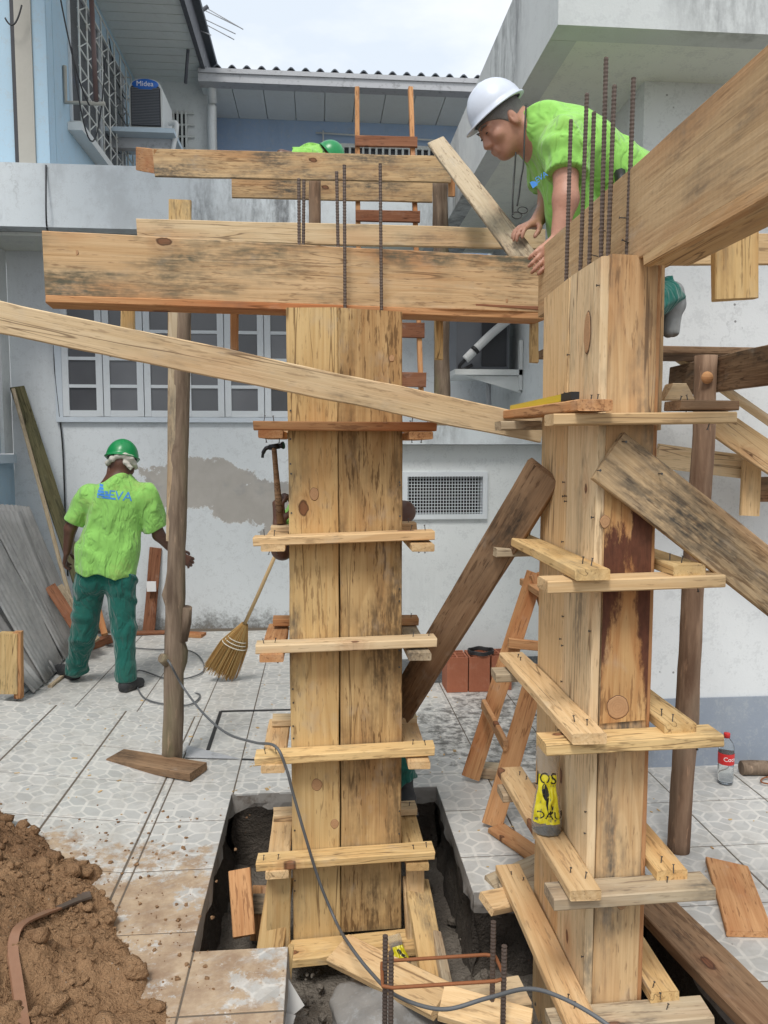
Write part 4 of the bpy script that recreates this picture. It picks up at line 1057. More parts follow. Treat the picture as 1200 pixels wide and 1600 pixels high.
# concrete lump
def lump(name, c, r, mat, lab, cat, seed=0, sub=4, amp=.25):
    bm = bmesh.new(); bmesh.ops.create_icosphere(bm, subdivisions=sub, radius=1)
    for v in bm.verts:
        p = v.co.copy(); k = 1 + amp * mnoise.noise(p * 1.6 + V((seed, 0, 0))) + amp * .3 * mnoise.noise(p * 5 + V((seed, 0, 0))); v.co = V((p.x * r[0], p.y * r[1], p.z * r[2])) * k
    me = bpy.data.meshes.new(name); bm.to_mesh(me); bm.free(); me.shade_smooth()
    o = obj(name, me, mat, None, Matrix.Translation(c)); tag(o, lab, cat); return o
lump('concrete_lump', gnd(600, 1600, -.20), (.19, .17, .10), CONC, 'rounded concrete lump at the bottom of the pit in front', 'concrete', 3)
# starter bars and stirrup
for (x, yt, Y, lab) in ((602, 1462, 2.06, 'taller of two rusty starter bars left in the pit'), (611, 1487, 2.0, 'shorter of two rusty starter bars left in the pit'), (771, 1440, 2.08, 'taller of two rusty starter bars beside the near column'), (788, 1478, 1.99, 'shorter of two rusty starter bars beside the near column')):
    p = at(x, yt, Y); mb = MB(); rebar(mb, V((p.x - .003, p.y, -.35)), p, .0075); tag(mb.build('starter_bar', REBAR), lab, 'rebar', 'starter bars in the pit')
zs = .17
q = [at(596, 1531, 2.10), at(772, 1537, 2.11), at(790, 1588, 1.985), at(598, 1562, 1.99)]
q = [V((p.x, p.y, zs + .01 * mnoise.noise(p * 8))) for p in q]
pts = []
for i in range(4):
    a, b, c = q[i], q[(i + 1) % 4], q[(i + 2) % 4]
    for t in range(8): pts.append(a.lerp(b, .08 + .84 * t / 7))
tag(MB().tube(pts, .0052, 7, closed=True).build('stirrup', REBAR_O), 'rusty orange square stirrup tied round the starter bars', 'stirrup')

# electric cable: loops on the floor, over the column yoke, down into the pit
def spline(P, n=10):
    P = [V(p) for p in P]; P = [P[0] * 2 - P[1]] + P + [P[-1] * 2 - P[-2]]; o = []
    for i in range(1, len(P) - 2):
        for t in range(n):
            t /= n; a, b, c, d = P[i - 1:i + 3]
            o.append(.5 * ((2 * b) + (c - a) * t + (2 * a - 5 * b + 4 * c - d) * t * t + (3 * b - a - 3 * c + d) * t ** 3))
    return o + [P[-2]]
zc = .012
cab = [gnd(165, 1008, zc), gnd(230, 1014, zc), gnd(300, 1018, zc), gnd(318, 1048, zc), gnd(270, 1062, zc), gnd(215, 1048, zc), gnd(225, 1090, zc), gnd(290, 1102, zc), gnd(312, 1085, zc), gnd(275, 1078, zc), at(262, 1032, 3.92), at(285, 1072, 3.86), at(318, 1115, 3.68), at(355, 1146, 3.40), at(398, 1160, 3.02), at(430, 1166, 2.745), at(447, 1200, 2.715), at(458, 1240, 2.72), at(478, 1310, 2.72), at(500, 1380, 2.74), at(525, 1440, 2.70), at(545, 1475, 2.42), at(580, 1520, 2.24), at(620, 1556, 2.06), at(690, 1577, 1.95), at(760, 1560, 1.92), at(825, 1545, 1.85), at(880, 1560, 1.78), at(945, 1598, 1.70), at(990, 1640, 1.65)]
tag(MB().tube(spline(cab), .0055, 8).build('electric_cable', CABLE), 'grey electric cable looped round the post and over the left column', 'cable')

# inspection cover: dark joint in the floor and a thin metal offcut
mb = MB(); a, b, c, d = gnd(345, 1112), gnd(470, 1109), gnd(470, 1192), gnd(325, 1172)
for p, r, wd in ((a, b, .012), (a, d, .010), (gnd(378, 1187), gnd(470, 1190), .008)):
    t = (r - p).normalized(); nn = V((-t.y, t.x, 0)) * wd; mb.quad(p - nn + V((0, 0, .003)), r - nn + V((0, 0, .003)), r + nn + V((0, 0, .003)), p + nn + V((0, 0, .003)))
mb = MB()
for p, r, wd in ((a, b, .012), (a, d, .010), (gnd(378, 1187), gnd(470, 1190), .008)):
    t = (r - p).normalized(); nn = V((-t.y, t.x, 0)) * wd; mb.add([p - nn, r - nn, r + nn, p + nn, p - nn + V((0, 0, .004)), r - nn + V((0, 0, .004)), r + nn + V((0, 0, .004)), p + nn + V((0, 0, .004))], [(4, 5, 6, 7), (0, 1, 5, 4), (1, 2, 6, 5), (2, 3, 7, 6), (3, 0, 4, 7)])
tag(mb.build('inspection_cover_joint', WIRE), 'black joint of a floor inspection cover left of the column', 'cover joint')
p, q, r = gnd(292, 1165, .006), gnd(375, 1186, .006), gnd(290, 1184, .006); dz = V((0, 0, .003))
tag(MB().add([p, q, r, p + dz, q + dz, r + dz], [(3, 5, 4), (0, 1, 4, 3), (1, 2, 5, 4), (2, 0, 3, 5)]).build('metal_offcut', GUTTER), 'thin grey triangular metal offcut on the tiles by the post', 'metal sheet')

# knots where the photograph shows them, set flush in the boards
def knot(px_, py_, Y, r, board, n=(0, -1, 0), el=1.2, X=None):
    p = at(px_, py_, Y) if X is None else atX(px_, py_, X); n = V(n).normalized(); p = p + n * .0012
    q = n.to_track_quat('Z', 'Y').to_matrix().to_4x4(); q.translation = p
    sd = random.uniform(0, 99)
    def ringp(rr, z): return [(rr * math.cos(a) * (1 + .16 * mnoise.noise(V((math.cos(a) * 1.3 + sd, math.sin(a) * 1.3, 0)))), rr * el * math.sin(a) * (1 + .16 * mnoise.noise(V((math.cos(a) * 1.3 + sd, math.sin(a) * 1.3, 4)))), z) for a in [2 * math.pi * i / 18 for i in range(18)]]
    mb = MB(); mb.add(ringp(r, .0) + ringp(r * .93, .0012), [(i, (i + 1) % 18, 18 + (i + 1) % 18, 18 + i) for i in range(18)] + [tuple(18 + i for i in range(18))])
    k_ = mb.build('knot', KNOT, board, q)
    mr = MB(); mr.add(ringp(r * 1.06, -.0006) + ringp(r * .9, .0006), [(i, (i + 1) % 18, 18 + (i + 1) % 18, 18 + i) for i in range(18)]); mr.build('rim', KNOT_R, k_, q)
fb = [o for o in c1.children if o.name.startswith('front_board')]
knot(491, 772, Y1, .016, c1, el=1.5); knot(495, 1226, Y1, .019, c1, el=1.2); knot(523, 1287, Y1, .015, c1); knot(612, 560, Y1 + .004, .010, c1)
knot(965, 1105, Y2 - .0045, .030, c2, el=1.1); knot(971, 1413, Y2, .013, c2); knot(945, 815, Y2 - .0045, .014, c2)
knot(918, 520, 2.2, .026, c2, (-1, 0, 0), 2.2, X0)
for (x, y, r) in ((116, 395, .015), (212, 408, .012), (364, 424, .016), (655, 440, .013), (790, 470, .010)): knot(x, y, 2.80 + .30 * (x - 68) / 781, r, b1, (-.13, -1, 0), .9)

# ------------------------------------------------------------------ soil heap
def heap():
    def ht(x, y):
        p = V((x, y, 0)); base = max(0, (RX - x) * RS)
        d = math.sqrt(((x + 1.72) / 1.14) ** 2 + ((y - 1.95) / 1.36) ** 2) + .13 * mnoise.noise(p * 3.2) + .06 * mnoise.noise(p * 9)
        h = max(0, 1 - d) ** .80 * .42
        h2 = max(0, 1 - math.sqrt(((x + .70) / .42) ** 2 + ((y - 1.93) / .32) ** 2) - .22 * mnoise.noise(p * 6)) * .07
        h = max(h, h2)
        if h <= 0: return base - .03
        edge = min(1, h / .04)
        h += edge * (.034 * mnoise.noise(p * 6) + .030 * abs(mnoise.noise(p * 15)) + .022 * abs(mnoise.noise(p * 33)) + .013 * mnoise.noise(p * 75))
        return base + h - .004
    nx, ny = 300, 300; vs_ = []
    for j in range(ny + 1):
        for i in range(nx + 1):
            x = -3.0 + 2.8 * i / nx; y = .55 + 2.85 * j / ny; vs_.append(V((x, y, ht(x, y))))
    keep = [vs_[k].z > max(0, (RX - vs_[k].x) * RS) - .012 for k in range(len(vs_))]
    fs_ = []
    for j in range(ny):
        for i in range(nx):
            k = j * (nx + 1) + i; f = (k, k + 1, k + nx + 2, k + nx + 1)
            if any(keep[a] for a in f): fs_.append(f)
    mb = MB().add(vs_, fs_, True)
    tag(mb.build('soil_heap', SOIL, origin=V((-1.4, 2, 0))), 'heap of reddish brown dug soil on the tiles at lower left', 'soil heap', kind='stuff')
    cl = MB(); bm = bmesh.new(); bmesh.ops.create_icosphere(bm, subdivisions=2, radius=1); bv = [v.co.copy() for v in bm.verts]; bf = [tuple(v.index for v in f.verts) for f in bm.faces]; bm.free()
    rnd = random.Random(3); n = 0
    while n < 1900:
        x, y = rnd.uniform(-2.4, -.3), rnd.uniform(1.2, 3.4); h = ht(x, y); b = max(0, (RX - x) * RS)
        if h < b + .01 and rnd.random() > .05: continue
        r = .004 + .034 * rnd.random() ** 5 if h > b else .003 + .006 * rnd.random(); s = rnd.uniform(0, 99)
        c = V((x, y, max(h, b) + r * .25)); n += 1
        cl.add([c + V((p.x, p.y, p.z * .75)) * r * (1 + .65 * mnoise.noise(p * 1.3 + V((s, 0, 0))) + .35 * mnoise.noise(p * 3.5 + V((s, 0, 0)))) for p in bv], bf, True)
    bm = bmesh.new(); bmesh.ops.create_icosphere(bm, subdivisions=1, radius=1); bv = [v.co.copy() for v in bm.verts]; bf = [tuple(v.index for v in f.verts) for f in bm.faces]; bm.free(); n = 0
    while n < 6500:
        x, y = rnd.uniform(-2.2, -.12), rnd.uniform(1.3, 3.5); h = ht(x, y); b = max(0, (RX - x) * RS)
        if h < b + .004 and rnd.random() > .28 * math.exp(-max(0, math.hypot(x + 1.5, (y - 1.95) * .85) - 1.0) * 4): continue
        if any(q[0] < x < q[2] and q[1] < y < q[3] for q in HOLES): continue
        r = .0022 + .006 * rnd.random() ** 2.5; s = rnd.uniform(0, 99); c = V((x, y, max(h, b) + r * .3)); n += 1
        cl.add([c + V((p.x, p.y, p.z * .7)) * r * (1 + .7 * mnoise.noise(p * 1.3 + V((s, 0, 0)))) for p in bv], bf, False)
    tag(cl.build('soil_clods', SOIL, origin=V((-1.4, 2, 0))), 'loose clods and crumbs of soil over the heap', 'clods', kind='stuff')
    return ht
HT = heap()
# rubble and crumbs in the pit
cl = MB(); bm = bmesh.new(); bmesh.ops.create_icosphere(bm, subdivisions=1, radius=1); bv = [v.co.copy() for v in bm.verts]; bf = [tuple(v.index for v in f.verts) for f in bm.faces]; bm.free()
for i in range(420):
    x, y = random.uniform(-.1, .9), random.uniform(1.6, 3.3); r = .004 + .022 * random.random() ** 3
    z = PD + .03 + (.13 * min(1, (2.35 - y) / .5) if y < 2.35 else 0); s = random.uniform(0, 99)
    cl.add([V((x, y, z)) + p * r * (1 + .4 * mnoise.noise(p * 1.7 + V((s, 0, 0)))) for p in bv], bf)
tag(cl.build('pit_rubble', PITFLOOR, origin=V((0, 2, 0))), 'small rubble scattered over the pit bottom', 'rubble', kind='stuff')
BLADE = plain('blade_dark', (.10, .075, .06), .5, dirt=.5)
# bent brown strap lying over the heap
P = []
for (x, y) in ((42, 1640), (35, 1590), (26, 1530), (20, 1480), (30, 1448), (62, 1430), (100, 1415), (128, 1402), (140, 1394)):
    g = gnd(x, y, .33); 
    for _ in range(6): g = gnd(x, y, HT(g.x, g.y) + .022)
    P.append(g)
P = spline(P, 8); mb = MB(); vs_ = []
for i, p in enumerate(P):
    t = (P[min(i + 1, len(P) - 1)] - P[max(i - 1, 0)]).normalized(); s = t.cross(V((0, 0, 1))).normalized(); up_ = V((0, 0, 1)) * .85 + s * .25
    tt = i / (len(P) - 1); wd = .0155 * (1 if tt < .8 else (1 + 1.2 * (tt - .8) / .12 if tt < .92 else 1.7 * (1 - tt) / .08 + .2)); th = .0045
    vs_ += [p - s * wd - up_ * th, p + s * wd - up_ * th, p + s * wd * .9 + up_ * th, p - s * wd * .9 + up_ * th]
nb = int(len(P) * .72); root = thing('bent_tool', P[0], 'curved brown tool handle with flat blade lying on the soil heap', 'tool')
for nm, i0, i1, mt in (('handle', 0, nb, HOSE), ('blade', nb, len(P) - 1, BLADE)):
    fs_ = [(4 * i + k, 4 * i + (k + 1) % 4, 4 * i + 4 + (k + 1) % 4, 4 * i + 4 + k) for i in range(i0, i1) for k in range(4)]
    idx = sorted({k for f in fs_ for k in f}); mp_ = {k: i for i, k in enumerate(idx)}
    MB().add([vs_[k] for k in idx], [tuple(mp_[k] for k in f) for f in fs_], False).build(nm, mt, root)

# ------------------------------------------------------------------ broom
br = thing('broom', gnd(345, 1062), 'straw broom with cane handle leaning left of the left column', 'broom')
top = at(430, 868, 5.05); neck = at(380, 980, 5.28); foot = at(342, 1056, 5.42)
MB().tube([neck, neck.lerp(top, .5) + V((.004, 0, .004)), top], .0125, 8).build('handle', CANE, br)
ax = (foot - neck).normalized(); sx = V((1, 0, 0)); sx = (sx - ax * sx.dot(ax)).normalized(); sy = ax.cross(sx)
hd = MB(); rnd = random.Random(5); pale = MB()
for i in range(520):
    a = rnd.uniform(0, 2 * math.pi); q = rnd.random() ** .5
    e0 = (sx * math.cos(a) * .022 + sy * math.sin(a) * .018) * q; L = .43 * rnd.uniform(.86, 1.05)
    e1 = (sx * math.cos(a) * .125 + sy * math.sin(a) * .05) * q + sx * rnd.uniform(-.01, .01)
    p0, p2 = neck - ax * .03 + e0, neck + ax * L * .98 + e1; p1 = p0.lerp(p2, .45) + (e1 * .22)
    (hd if rnd.random() < .7 else pale).tube([p0, p1, p2], [.0028, .0026, .0016], 4, False, False)
o = hd.build('bristles', STRAW, br); o['kind'] = 'stuff'; o = pale.build('pale_bristles', STRAW_L, br); o['kind'] = 'stuff'
for t, k in ((.03, .027), (.10, .040), (.24, .068), (.30, .078), (.36, .090)):
    c = neck + ax * (.43 * t); pts = [c + sx * math.cos(2 * math.pi * i / 20) * k + sy * math.sin(2 * math.pi * i / 20) * k * .58 for i in range(20)]
    MB().tube(pts, .0035, 5, closed=True).build('binding', TWINE if t > .2 else WIRE, br)

# ------------------------------------------------------------------ hollow bricks with a wire coil
def brick(xc, yc, lab, rz):
    mb = MB(); a, b, h = .10, .19, .19; t = .010; W_, D_ = .145, .19
    W_ = .142; H_ = .24
    for i in range(3): 
        x = -W_ / 2 + (W_ - t) * i / 2; mb.box((x, -D_ / 2, 0), (x + t, D_ / 2, H_))
    for j in range(4):
        y = -D_ / 2 + (D_ - t) * j / 3
        for i in range(2): x = -W_ / 2 + (W_ - t) * i / 2; mb.box((x + t, y, 0.0005), (x + (W_ - t) / 2, y + t, H_ - .0008))
    for k in range(7): x = -W_ / 2 + .012 + k * .018; mb.box((x, -D_ / 2 - .002, .002), (x + .008, -D_ / 2, H_ - .002))
    o = mb.build('brick', BRICKM, None, Matrix.Translation((xc, yc, .001)) @ Matrix.Rotation(rz, 4, 'Z')); tag(o, lab, 'brick', 'hollow bricks by the wing wall')
bp = gnd(695, 1083)
brick(bp.x + .085, bp.y + .10, 'leftmost hollow clay brick standing by the wing wall', .02)
brick(bp.x + .238, bp.y + .10, 'second hollow clay brick from the left by the wing wall', -.01)
brick(bp.x + .39, bp.y + .12, 'hollow clay brick half hidden behind the sawhorse', .05)
mb = MB(); c = V((bp.x + .26, bp.y + .07, .255))
pts = [c + V((math.cos(a) * (.085 + .004 * math.sin(3 * a)), math.sin(a) * .075, .006 * (i // 24) + .003 * math.sin(5 * a))) for i in range(96) for a in [2 * math.pi * i / 24]]
tag(mb.tube(pts, .0055, 6).build('wire_coil', WIRE), 'coil of black wire lying on the hollow bricks', 'wire coil')
p = gnd(656, 1078, .0); lump('brick_chip', p + V((0, 0, .02)), (.03, .02, .02), BRICKM, 'small brick chip on the tiles left of the hollow bricks', 'brick chip', 8, 2)

# ------------------------------------------------------------------ bottle, log, wire
bt = gnd(1133, 1224); btl = thing('bottle', bt, 'clear plastic drink bottle with red label and red cap', 'bottle')
prof = [(.0, .004), (.026, .003), (.036, .012), (.037, .05), (.0375, .10), (.036, .125), (.037, .150), (.036, .19), (.028, .212), (.015, .228), (.0135, .235)]
T = Matrix.Translation(bt)
MB().lathe(prof, T, 22).build('shell', PLASTIC, btl)
lb = MB().lathe([(.0378, .105), (.0382, .107), (.0382, .158), (.0378, .16)], T, 22).build('label', REDP, btl)
v_, f_ = text_mesh('Coca', .030); mb = MB(); mb.add([bt + V((math.sin(p.x / .0386) * .0386, -math.cos(p.x / .0386) * .0386, .134 + p.y)) for p in v_], f_); mb.build('lettering', WHITEP, lb)
MB().lathe([(.0, .256), (.0145, .256), (.0152, .254), (.0152, .234), (.0, .234)], T, 18).build('cap', REDP, btl)
mb = pole_mesh(MB(), gnd(1158, 1200, .035), gnd(1235, 1200, .035), .035, .035, seg=14, bend=.004); tag(mb.build('log', BARK), 'short mossy log on the floor at the right edge', 'log')
pts = [gnd(x, y, .015) for x, y in ((1230, 1212), (1200, 1214), (1189, 1219), (1196, 1224), (1230, 1226))]
tag(MB().tube(spline(pts), .004, 6).build('rusty_wire', REBAR_O), 'bent rusty wire on the tiles at the right edge', 'wire')

# ------------------------------------------------------------------ level, nail bags
lv = thing('spirit_level', at(840, 635, 2.35), 'yellow spirit level with black end lying on the top left yoke', 'level')
zt = 1.742 + .0385
ya_, yb_ = Y2 + .02, Y2 + D2 + .13
MB().box((X0 - .078, ya_ + .06, zt), (X0 - .056, yb_, zt + .020)).build('body', YELLOW, lv)
MB().box((X0 - .0785, ya_ - .03, zt), (X0 - .0555, ya_ + .058, zt + .021)).build('end_cap', BLACKP, lv)
def bag(loc, lab, h, wd, rz, tilt, text=True):
    root = thing('nail_bag', loc, lab, 'bag')
    M = Matrix.Translation(loc) @ Matrix.Rotation(rz, 4, 'Z') @ Matrix.Rotation(tilt, 4, 'X')
    def shp(x, z, o=0.0):
        t = z / h; s = .034 * (1 - t) ** .8 + .003; wv = .011 * mnoise.noise(V((x * 3.2, z * 26, 3))) + .006 * mnoise.noise(V((x * 7, z * 60, 1)))
        ww = wd / 2 * (1.0 - .34 * t + .10 * math.sin(t * 9) + .10 * mnoise.noise(V((z * 40, 2, 2)))); return V((x * ww, -(s * max(0.0, 1 - x * x) ** .5 + wv * (1 - t * .3)) - o, z))
    def skin(z0, z1, o, mat, name, par, x0=-1, x1=1, both=True):
        mb = MB(); nx, nz = 18, 22
        for sgn in ((1, -1) if both else (1,)):
            vs_ = [ (lambda p: M @ V((p.x, p.y * sgn, p.z)))(shp(x0 + (x1 - x0) * i / nx, z0 + (z1 - z0) * j / nz, o)) for j in range(nz + 1) for i in range(nx + 1)]
            fs_ = [(j * (nx + 1) + i, j * (nx + 1) + i + 1, (j + 1) * (nx + 1) + i + 1, (j + 1) * (nx + 1) + i) for j in range(nz) for i in range(nx)]
            mb.add(vs_, fs_, True)
        return mb.build(name, mat, par)
    skin(0, h, 0, BAGP, 'film', root)
    pr = skin(.12 * h, .64 * h, .0012, BAGY, 'yellow_print', root, -.86, .86, False)
    if text:
        for s, size, x, z in (('JOS', .042, -.1, .60), ('DAU', .028, .18, .21)):
            v_, f_ = text_mesh(s, size * h / .25); mb = MB(); mb.add([M @ shp(x + p.x / (wd * .42), z * h + p.y, .0026) for p in v_], f_); mb.build('lettering', BLACKP, pr)
    # black emblem: slanted leaf-like strokes
    mb = MB()
    for (a, b, c, d) in ((-.45, .49, .15, .43), (-.05, .46, .05, .32), (-.05, .35, .45, .27)):
        n = 6; vs_ = []
        for i in range(n + 1):
            t = i / n; x = a + (c - a) * t; z = (b + (d - b) * t) * h; ww = .042 * h / .25 * math.sin(math.pi * (.12 + .76 * t)) * .5
            vs_ += [M @ shp(x, z - ww, .0024), M @ shp(x, z + ww, .0024)]
        mb.add(vs_, [(2 * i, 2 * i + 2, 2 * i + 3, 2 * i + 1) for i in range(n)])
    mb.build('emblem', BLACKP, pr)
bag(V((X0 - .060, Y2 + .20, .425 + .036)), 'clear nail bag with yellow print leaning on the near column yoke', .28, .088, R_(-18), R_(-6))
bag(at(628, 1512, 2.66), 'small crumpled yellow printed bag at the foot of the left column', .11, .07, R_(20), R_(-40), False)

# ------------------------------------------------------------------ condensers
ac = thing('air_conditioner', at(235, 205, 8.9), 'round topped condenser with dark grille and blue badge on the blue wall', 'air conditioner')
YA = 8.75; a0, a1 = at(206, 200, YA), at(252, 200, YA); zt_ = at(230, 128, YA).z; zb_ = a0.z
def rbox(mb, x0, x1, y0, y1, z0, z1, r):
    pr = [(x0, z0), (x1, z0)] + [(x1 - r + r * math.cos(t * math.pi / 12), z1 - r + r * math.sin(t * math.pi / 12)) for t in range(7)] + [(x0 + r + r * math.cos(math.pi / 2 + t * math.pi / 12), z1 - r + r * math.sin(math.pi / 2 + t * math.pi / 12)) for t in range(7)]
    n = len(pr); mb.add([(x, y0, z) for x, z in pr] + [(x, y1, z) for x, z in pr], [tuple(range(n)), tuple(range(n, 2 * n))[::-1]] + [(i, n + i, n + (i + 1) % n, (i + 1) % n) for i in range(n)])
    return mb
rbox(MB(), a0.x - .02, a1.x + .02, YA, YA + .55, zb_ - .01, zt_ + .03, .12).build('casing', AC_W, ac)
gl = rbox(MB(), a0.x, a1.x, YA - .02, YA - .002, zb_ + .02, zt_ - .05, .03).build('grille', AC_G, ac)
mb = MB()
for k in range(24): z = zb_ + .03 + (zt_ - zb_ - .11) * k / 23; mb.box((a0.x + .01, YA - .028, z), (a1.x - .01, YA - .021, z + .008))
mb.build('louvre', AC_GR, gl); 
cx_, cz_ = (a0.x + a1.x) / 2, zt_ - .035
bd = MB().lathe([(.0, .012), (.9, .010), (1.0, .0)], Matrix.Translation((cx_, YA - .018, cz_)) @ Matrix.Diagonal((.14, 1, .058, 1)) @ Matrix.Rotation(math.pi / 2, 4, 'X'), 24).build('badge', BLUEP, ac)
v_, f_ = text_mesh('Midea', .075); MB().add([V((cx_ + p.x, YA - .0335, cz_ + p.y)) for p in v_], f_).build('lettering', WHITEP, bd)
b0, b1_ = at(194, 206, YA - .05), at(272, 206, YA - .05)
MB().box((XU + .002, YA - .06, zb_ - .06), (b1_.x, YA + .6, zb_ - .012)).build('shelf', SILL, ac)
MB().box((XU + .002, YA + .1, zb_ - .17), (b1_.x - .06, YA + .2, zb_ - .062)).build('bracket', GUTTER, ac)
MB().tube(spline([V((a1.x + .06, YA + .15, zb_ + .12)), V((a1.x + .14, YA + .1, zb_ + .10)), V((a1.x + .13, YA + .1, zb_ - .02)), V((a1.x + .08, YA + .1, zb_ - .25))]), .028, 8).build('pipes', INSUL, ac)

ac2 = thing('air_conditioner', at(760, 590, 6.1), 'dark grey condenser with white insulated pipe on a wall shelf under the beam', 'air conditioner')
YC = 6.0
p0, p1 = at(713, 578, YC), at(800, 470, YC)
MB().box((p0.x, YC, p0.z + .01), (p1.x - .02, YC + .42, p1.z)).build('casing', AC_GR, ac2)
p2 = at(752, 578, YC); MB().box((p2.x, YC - .012, p0.z + .03), (p1.x - .04, YC - .003, p1.z - .01)).build('grille', AC_G, ac2)
MB().box((at(707, 580, YC).x, YC - .10, p0.z - .045), (XR - .004, YC + .45, p0.z - .003)).build('shelf', AC_W, ac2)
q = at(795, 560, YC - .1)
MB().add([V((XR - .006, YC - .07, p0.z - .18)), V((XR - .006, YC - .07, p0.z - .05)), V((XR - .45, YC - .07, p0.z - .05)), V((XR - .006, YC - .04, p0.z - .18)), V((XR - .006, YC - .04, p0.z - .05)), V((XR - .45, YC - .04, p0.z - .05))], [(0, 1, 2), (5, 4, 3), (0, 2, 5, 3), (0, 3, 4, 1), (1, 4, 5, 2)]).build('bracket', AC_W, ac2)
MB().box((XR - .03, YC - .10, p0.z - .16), (XR - .003, YC - .06, p0.z + .22)).build('bracket_plate', AC_W, ac2)
MB().tube(spline([at(727, 562, YC - .08), at(748, 541, YC - .1), at(770, 520, YC - .1), at(800, 495, YC - .08)]), .033, 10).build('insulated_pipe', INSUL, ac2)
MB().tube([at(740, 549, YC - .1), at(744, 545, YC - .1)], .036, 10).build('tape_band', WIRE, ac2)
MB().tube(spline([at(727, 562, YC - .08), at(718, 572, YC - .06), at(722, 578, YC - .06), at(738, 570, YC - .06)]), .014, 6).build('hose', WIRE, ac2)
MB().tube([at(763, 585, YC + .2), at(763, 640, YC + .2)], .022, 8).build('stand_pipe', GUTTER, ac2)
# cable running down the back wall
tag(MB().tube(spline([at(72, 258, 6.39), at(73, 352, 6.39), at(82, 385, 7.03), at(85, 560, 7.03), at(92, 640, 7.03), at(98, 700, 7.03), at(102, 800, 7.03), at(106, 900, 7.03)]), .007, 5).build('wall_cable', WIRE), 'thin black cable hanging down the back wall left of the window', 'cable')

# wood chips, sawdust crumbs and grit trodden over the tiles
ch = MB(); rnd = random.Random(11)
for i in range(300):
    c0 = rnd.choice(((.1, 3.75, .5), (1.0, 3.3, .5), (-.7, 4.1, .5), (1.6, 2.7, .4), (-.3, 5.0, 1.0), (1.0, 4.5, .7), (-1.3, 4.2, .8)))
    x, y = rnd.gauss(c0[0], c0[2]), rnd.gauss(c0[1], c0[2] * .8)
    if any(h[0] - .01 < x < h[2] + .01 and h[1] - .01 < y < h[3] + .01 for h in HOLES) or y > 5.2 and x > .1 or x > 2.6 or y > 6.9 or x > XR - .05 and y > YR - .05: continue
    z = max(0, (RX - x) * RS) if y < RY else 0; L = .003 + .012 * rnd.random() ** 3; wd = L * rnd.uniform(.2, .6)
    M = Matrix.Translation((x, y, z + .001)) @ Matrix.Rotation(rnd.uniform(0, 6.3), 4, 'Z') @ Matrix.Rotation(rnd.uniform(-.25, .25), 4, 'Y')
    ch.box((-L, -wd, 0), (L, wd, .0025), M)
tag(ch.build('wood_chips', W_YEL, origin=V((0, 3, 0))), 'small wood chips and grit scattered over the tiles', 'wood chips', kind='stuff')

# ------------------------------------------------------------------ people: signed-distance bodies turned into one surface
def surf_nets(f, o, h):
    s = f < 0
    nx, ny, nz = f.shape
    cnt = np.zeros((nx - 1, ny - 1, nz - 1)); acc = np.zeros((nx - 1, ny - 1, nz - 1, 3))
    ii = np.stack(np.meshgrid(np.arange(nx - 1), np.arange(ny - 1), np.arange(nz - 1), indexing='ij'), -1).astype(float)
    cor = [(a, b, c) for a in (0, 1) for b in (0, 1) for c in (0, 1)]
    def sl(g, c): return g[c[0]:nx - 1 + c[0], c[1]:ny - 1 + c[1], c[2]:nz - 1 + c[2]]
    for a in cor:
        for ax in range(3):
            if a[ax]: continue
            b = list(a); b[ax] = 1; fa, fb = sl(f, a), sl(f, b); m = (fa < 0) != (fb < 0)
            t = np.where(m, fa / np.where(m, fa - fb, 1), 0); cnt += m
            for k in range(3): acc[..., k] += m * (a[k] + (t if k == ax else 0))
    on = cnt > 0; idx = -np.ones(on.shape, int); idx[on] = np.arange(on.sum())
    verts = (ii[on] + acc[on] / cnt[on][:, None]) * h + o
    quads = []
    for ax in range(3):
        u_, v_ = [(1, 2), (2, 0), (0, 1)][ax]
        A = [slice(1, -1)] * 3; A[ax] = slice(0, -1); B = list(A); B[ax] = slice(1, None)
        sa, sb = s[tuple(A)], s[tuple(B)]; m = sa != sb
        p = np.argwhere(m)
        off = np.ones(3, int); off[ax] = 0; p = p + off
        fl = sa[m]
        def ix(du, dv): q = p.copy(); q[:, u_] += du; q[:, v_] += dv; return idx[q[:, 0], q[:, 1], q[:, 2]]
        q = np.stack([ix(-1, -1), ix(0, -1), ix(0, 0), ix(-1, 0)], 1)
        q[~fl] = q[~fl][:, ::-1]; quads.append(q)
    q = np.concatenate(quads); q = q[(q >= 0).all(1)]
    return verts, q
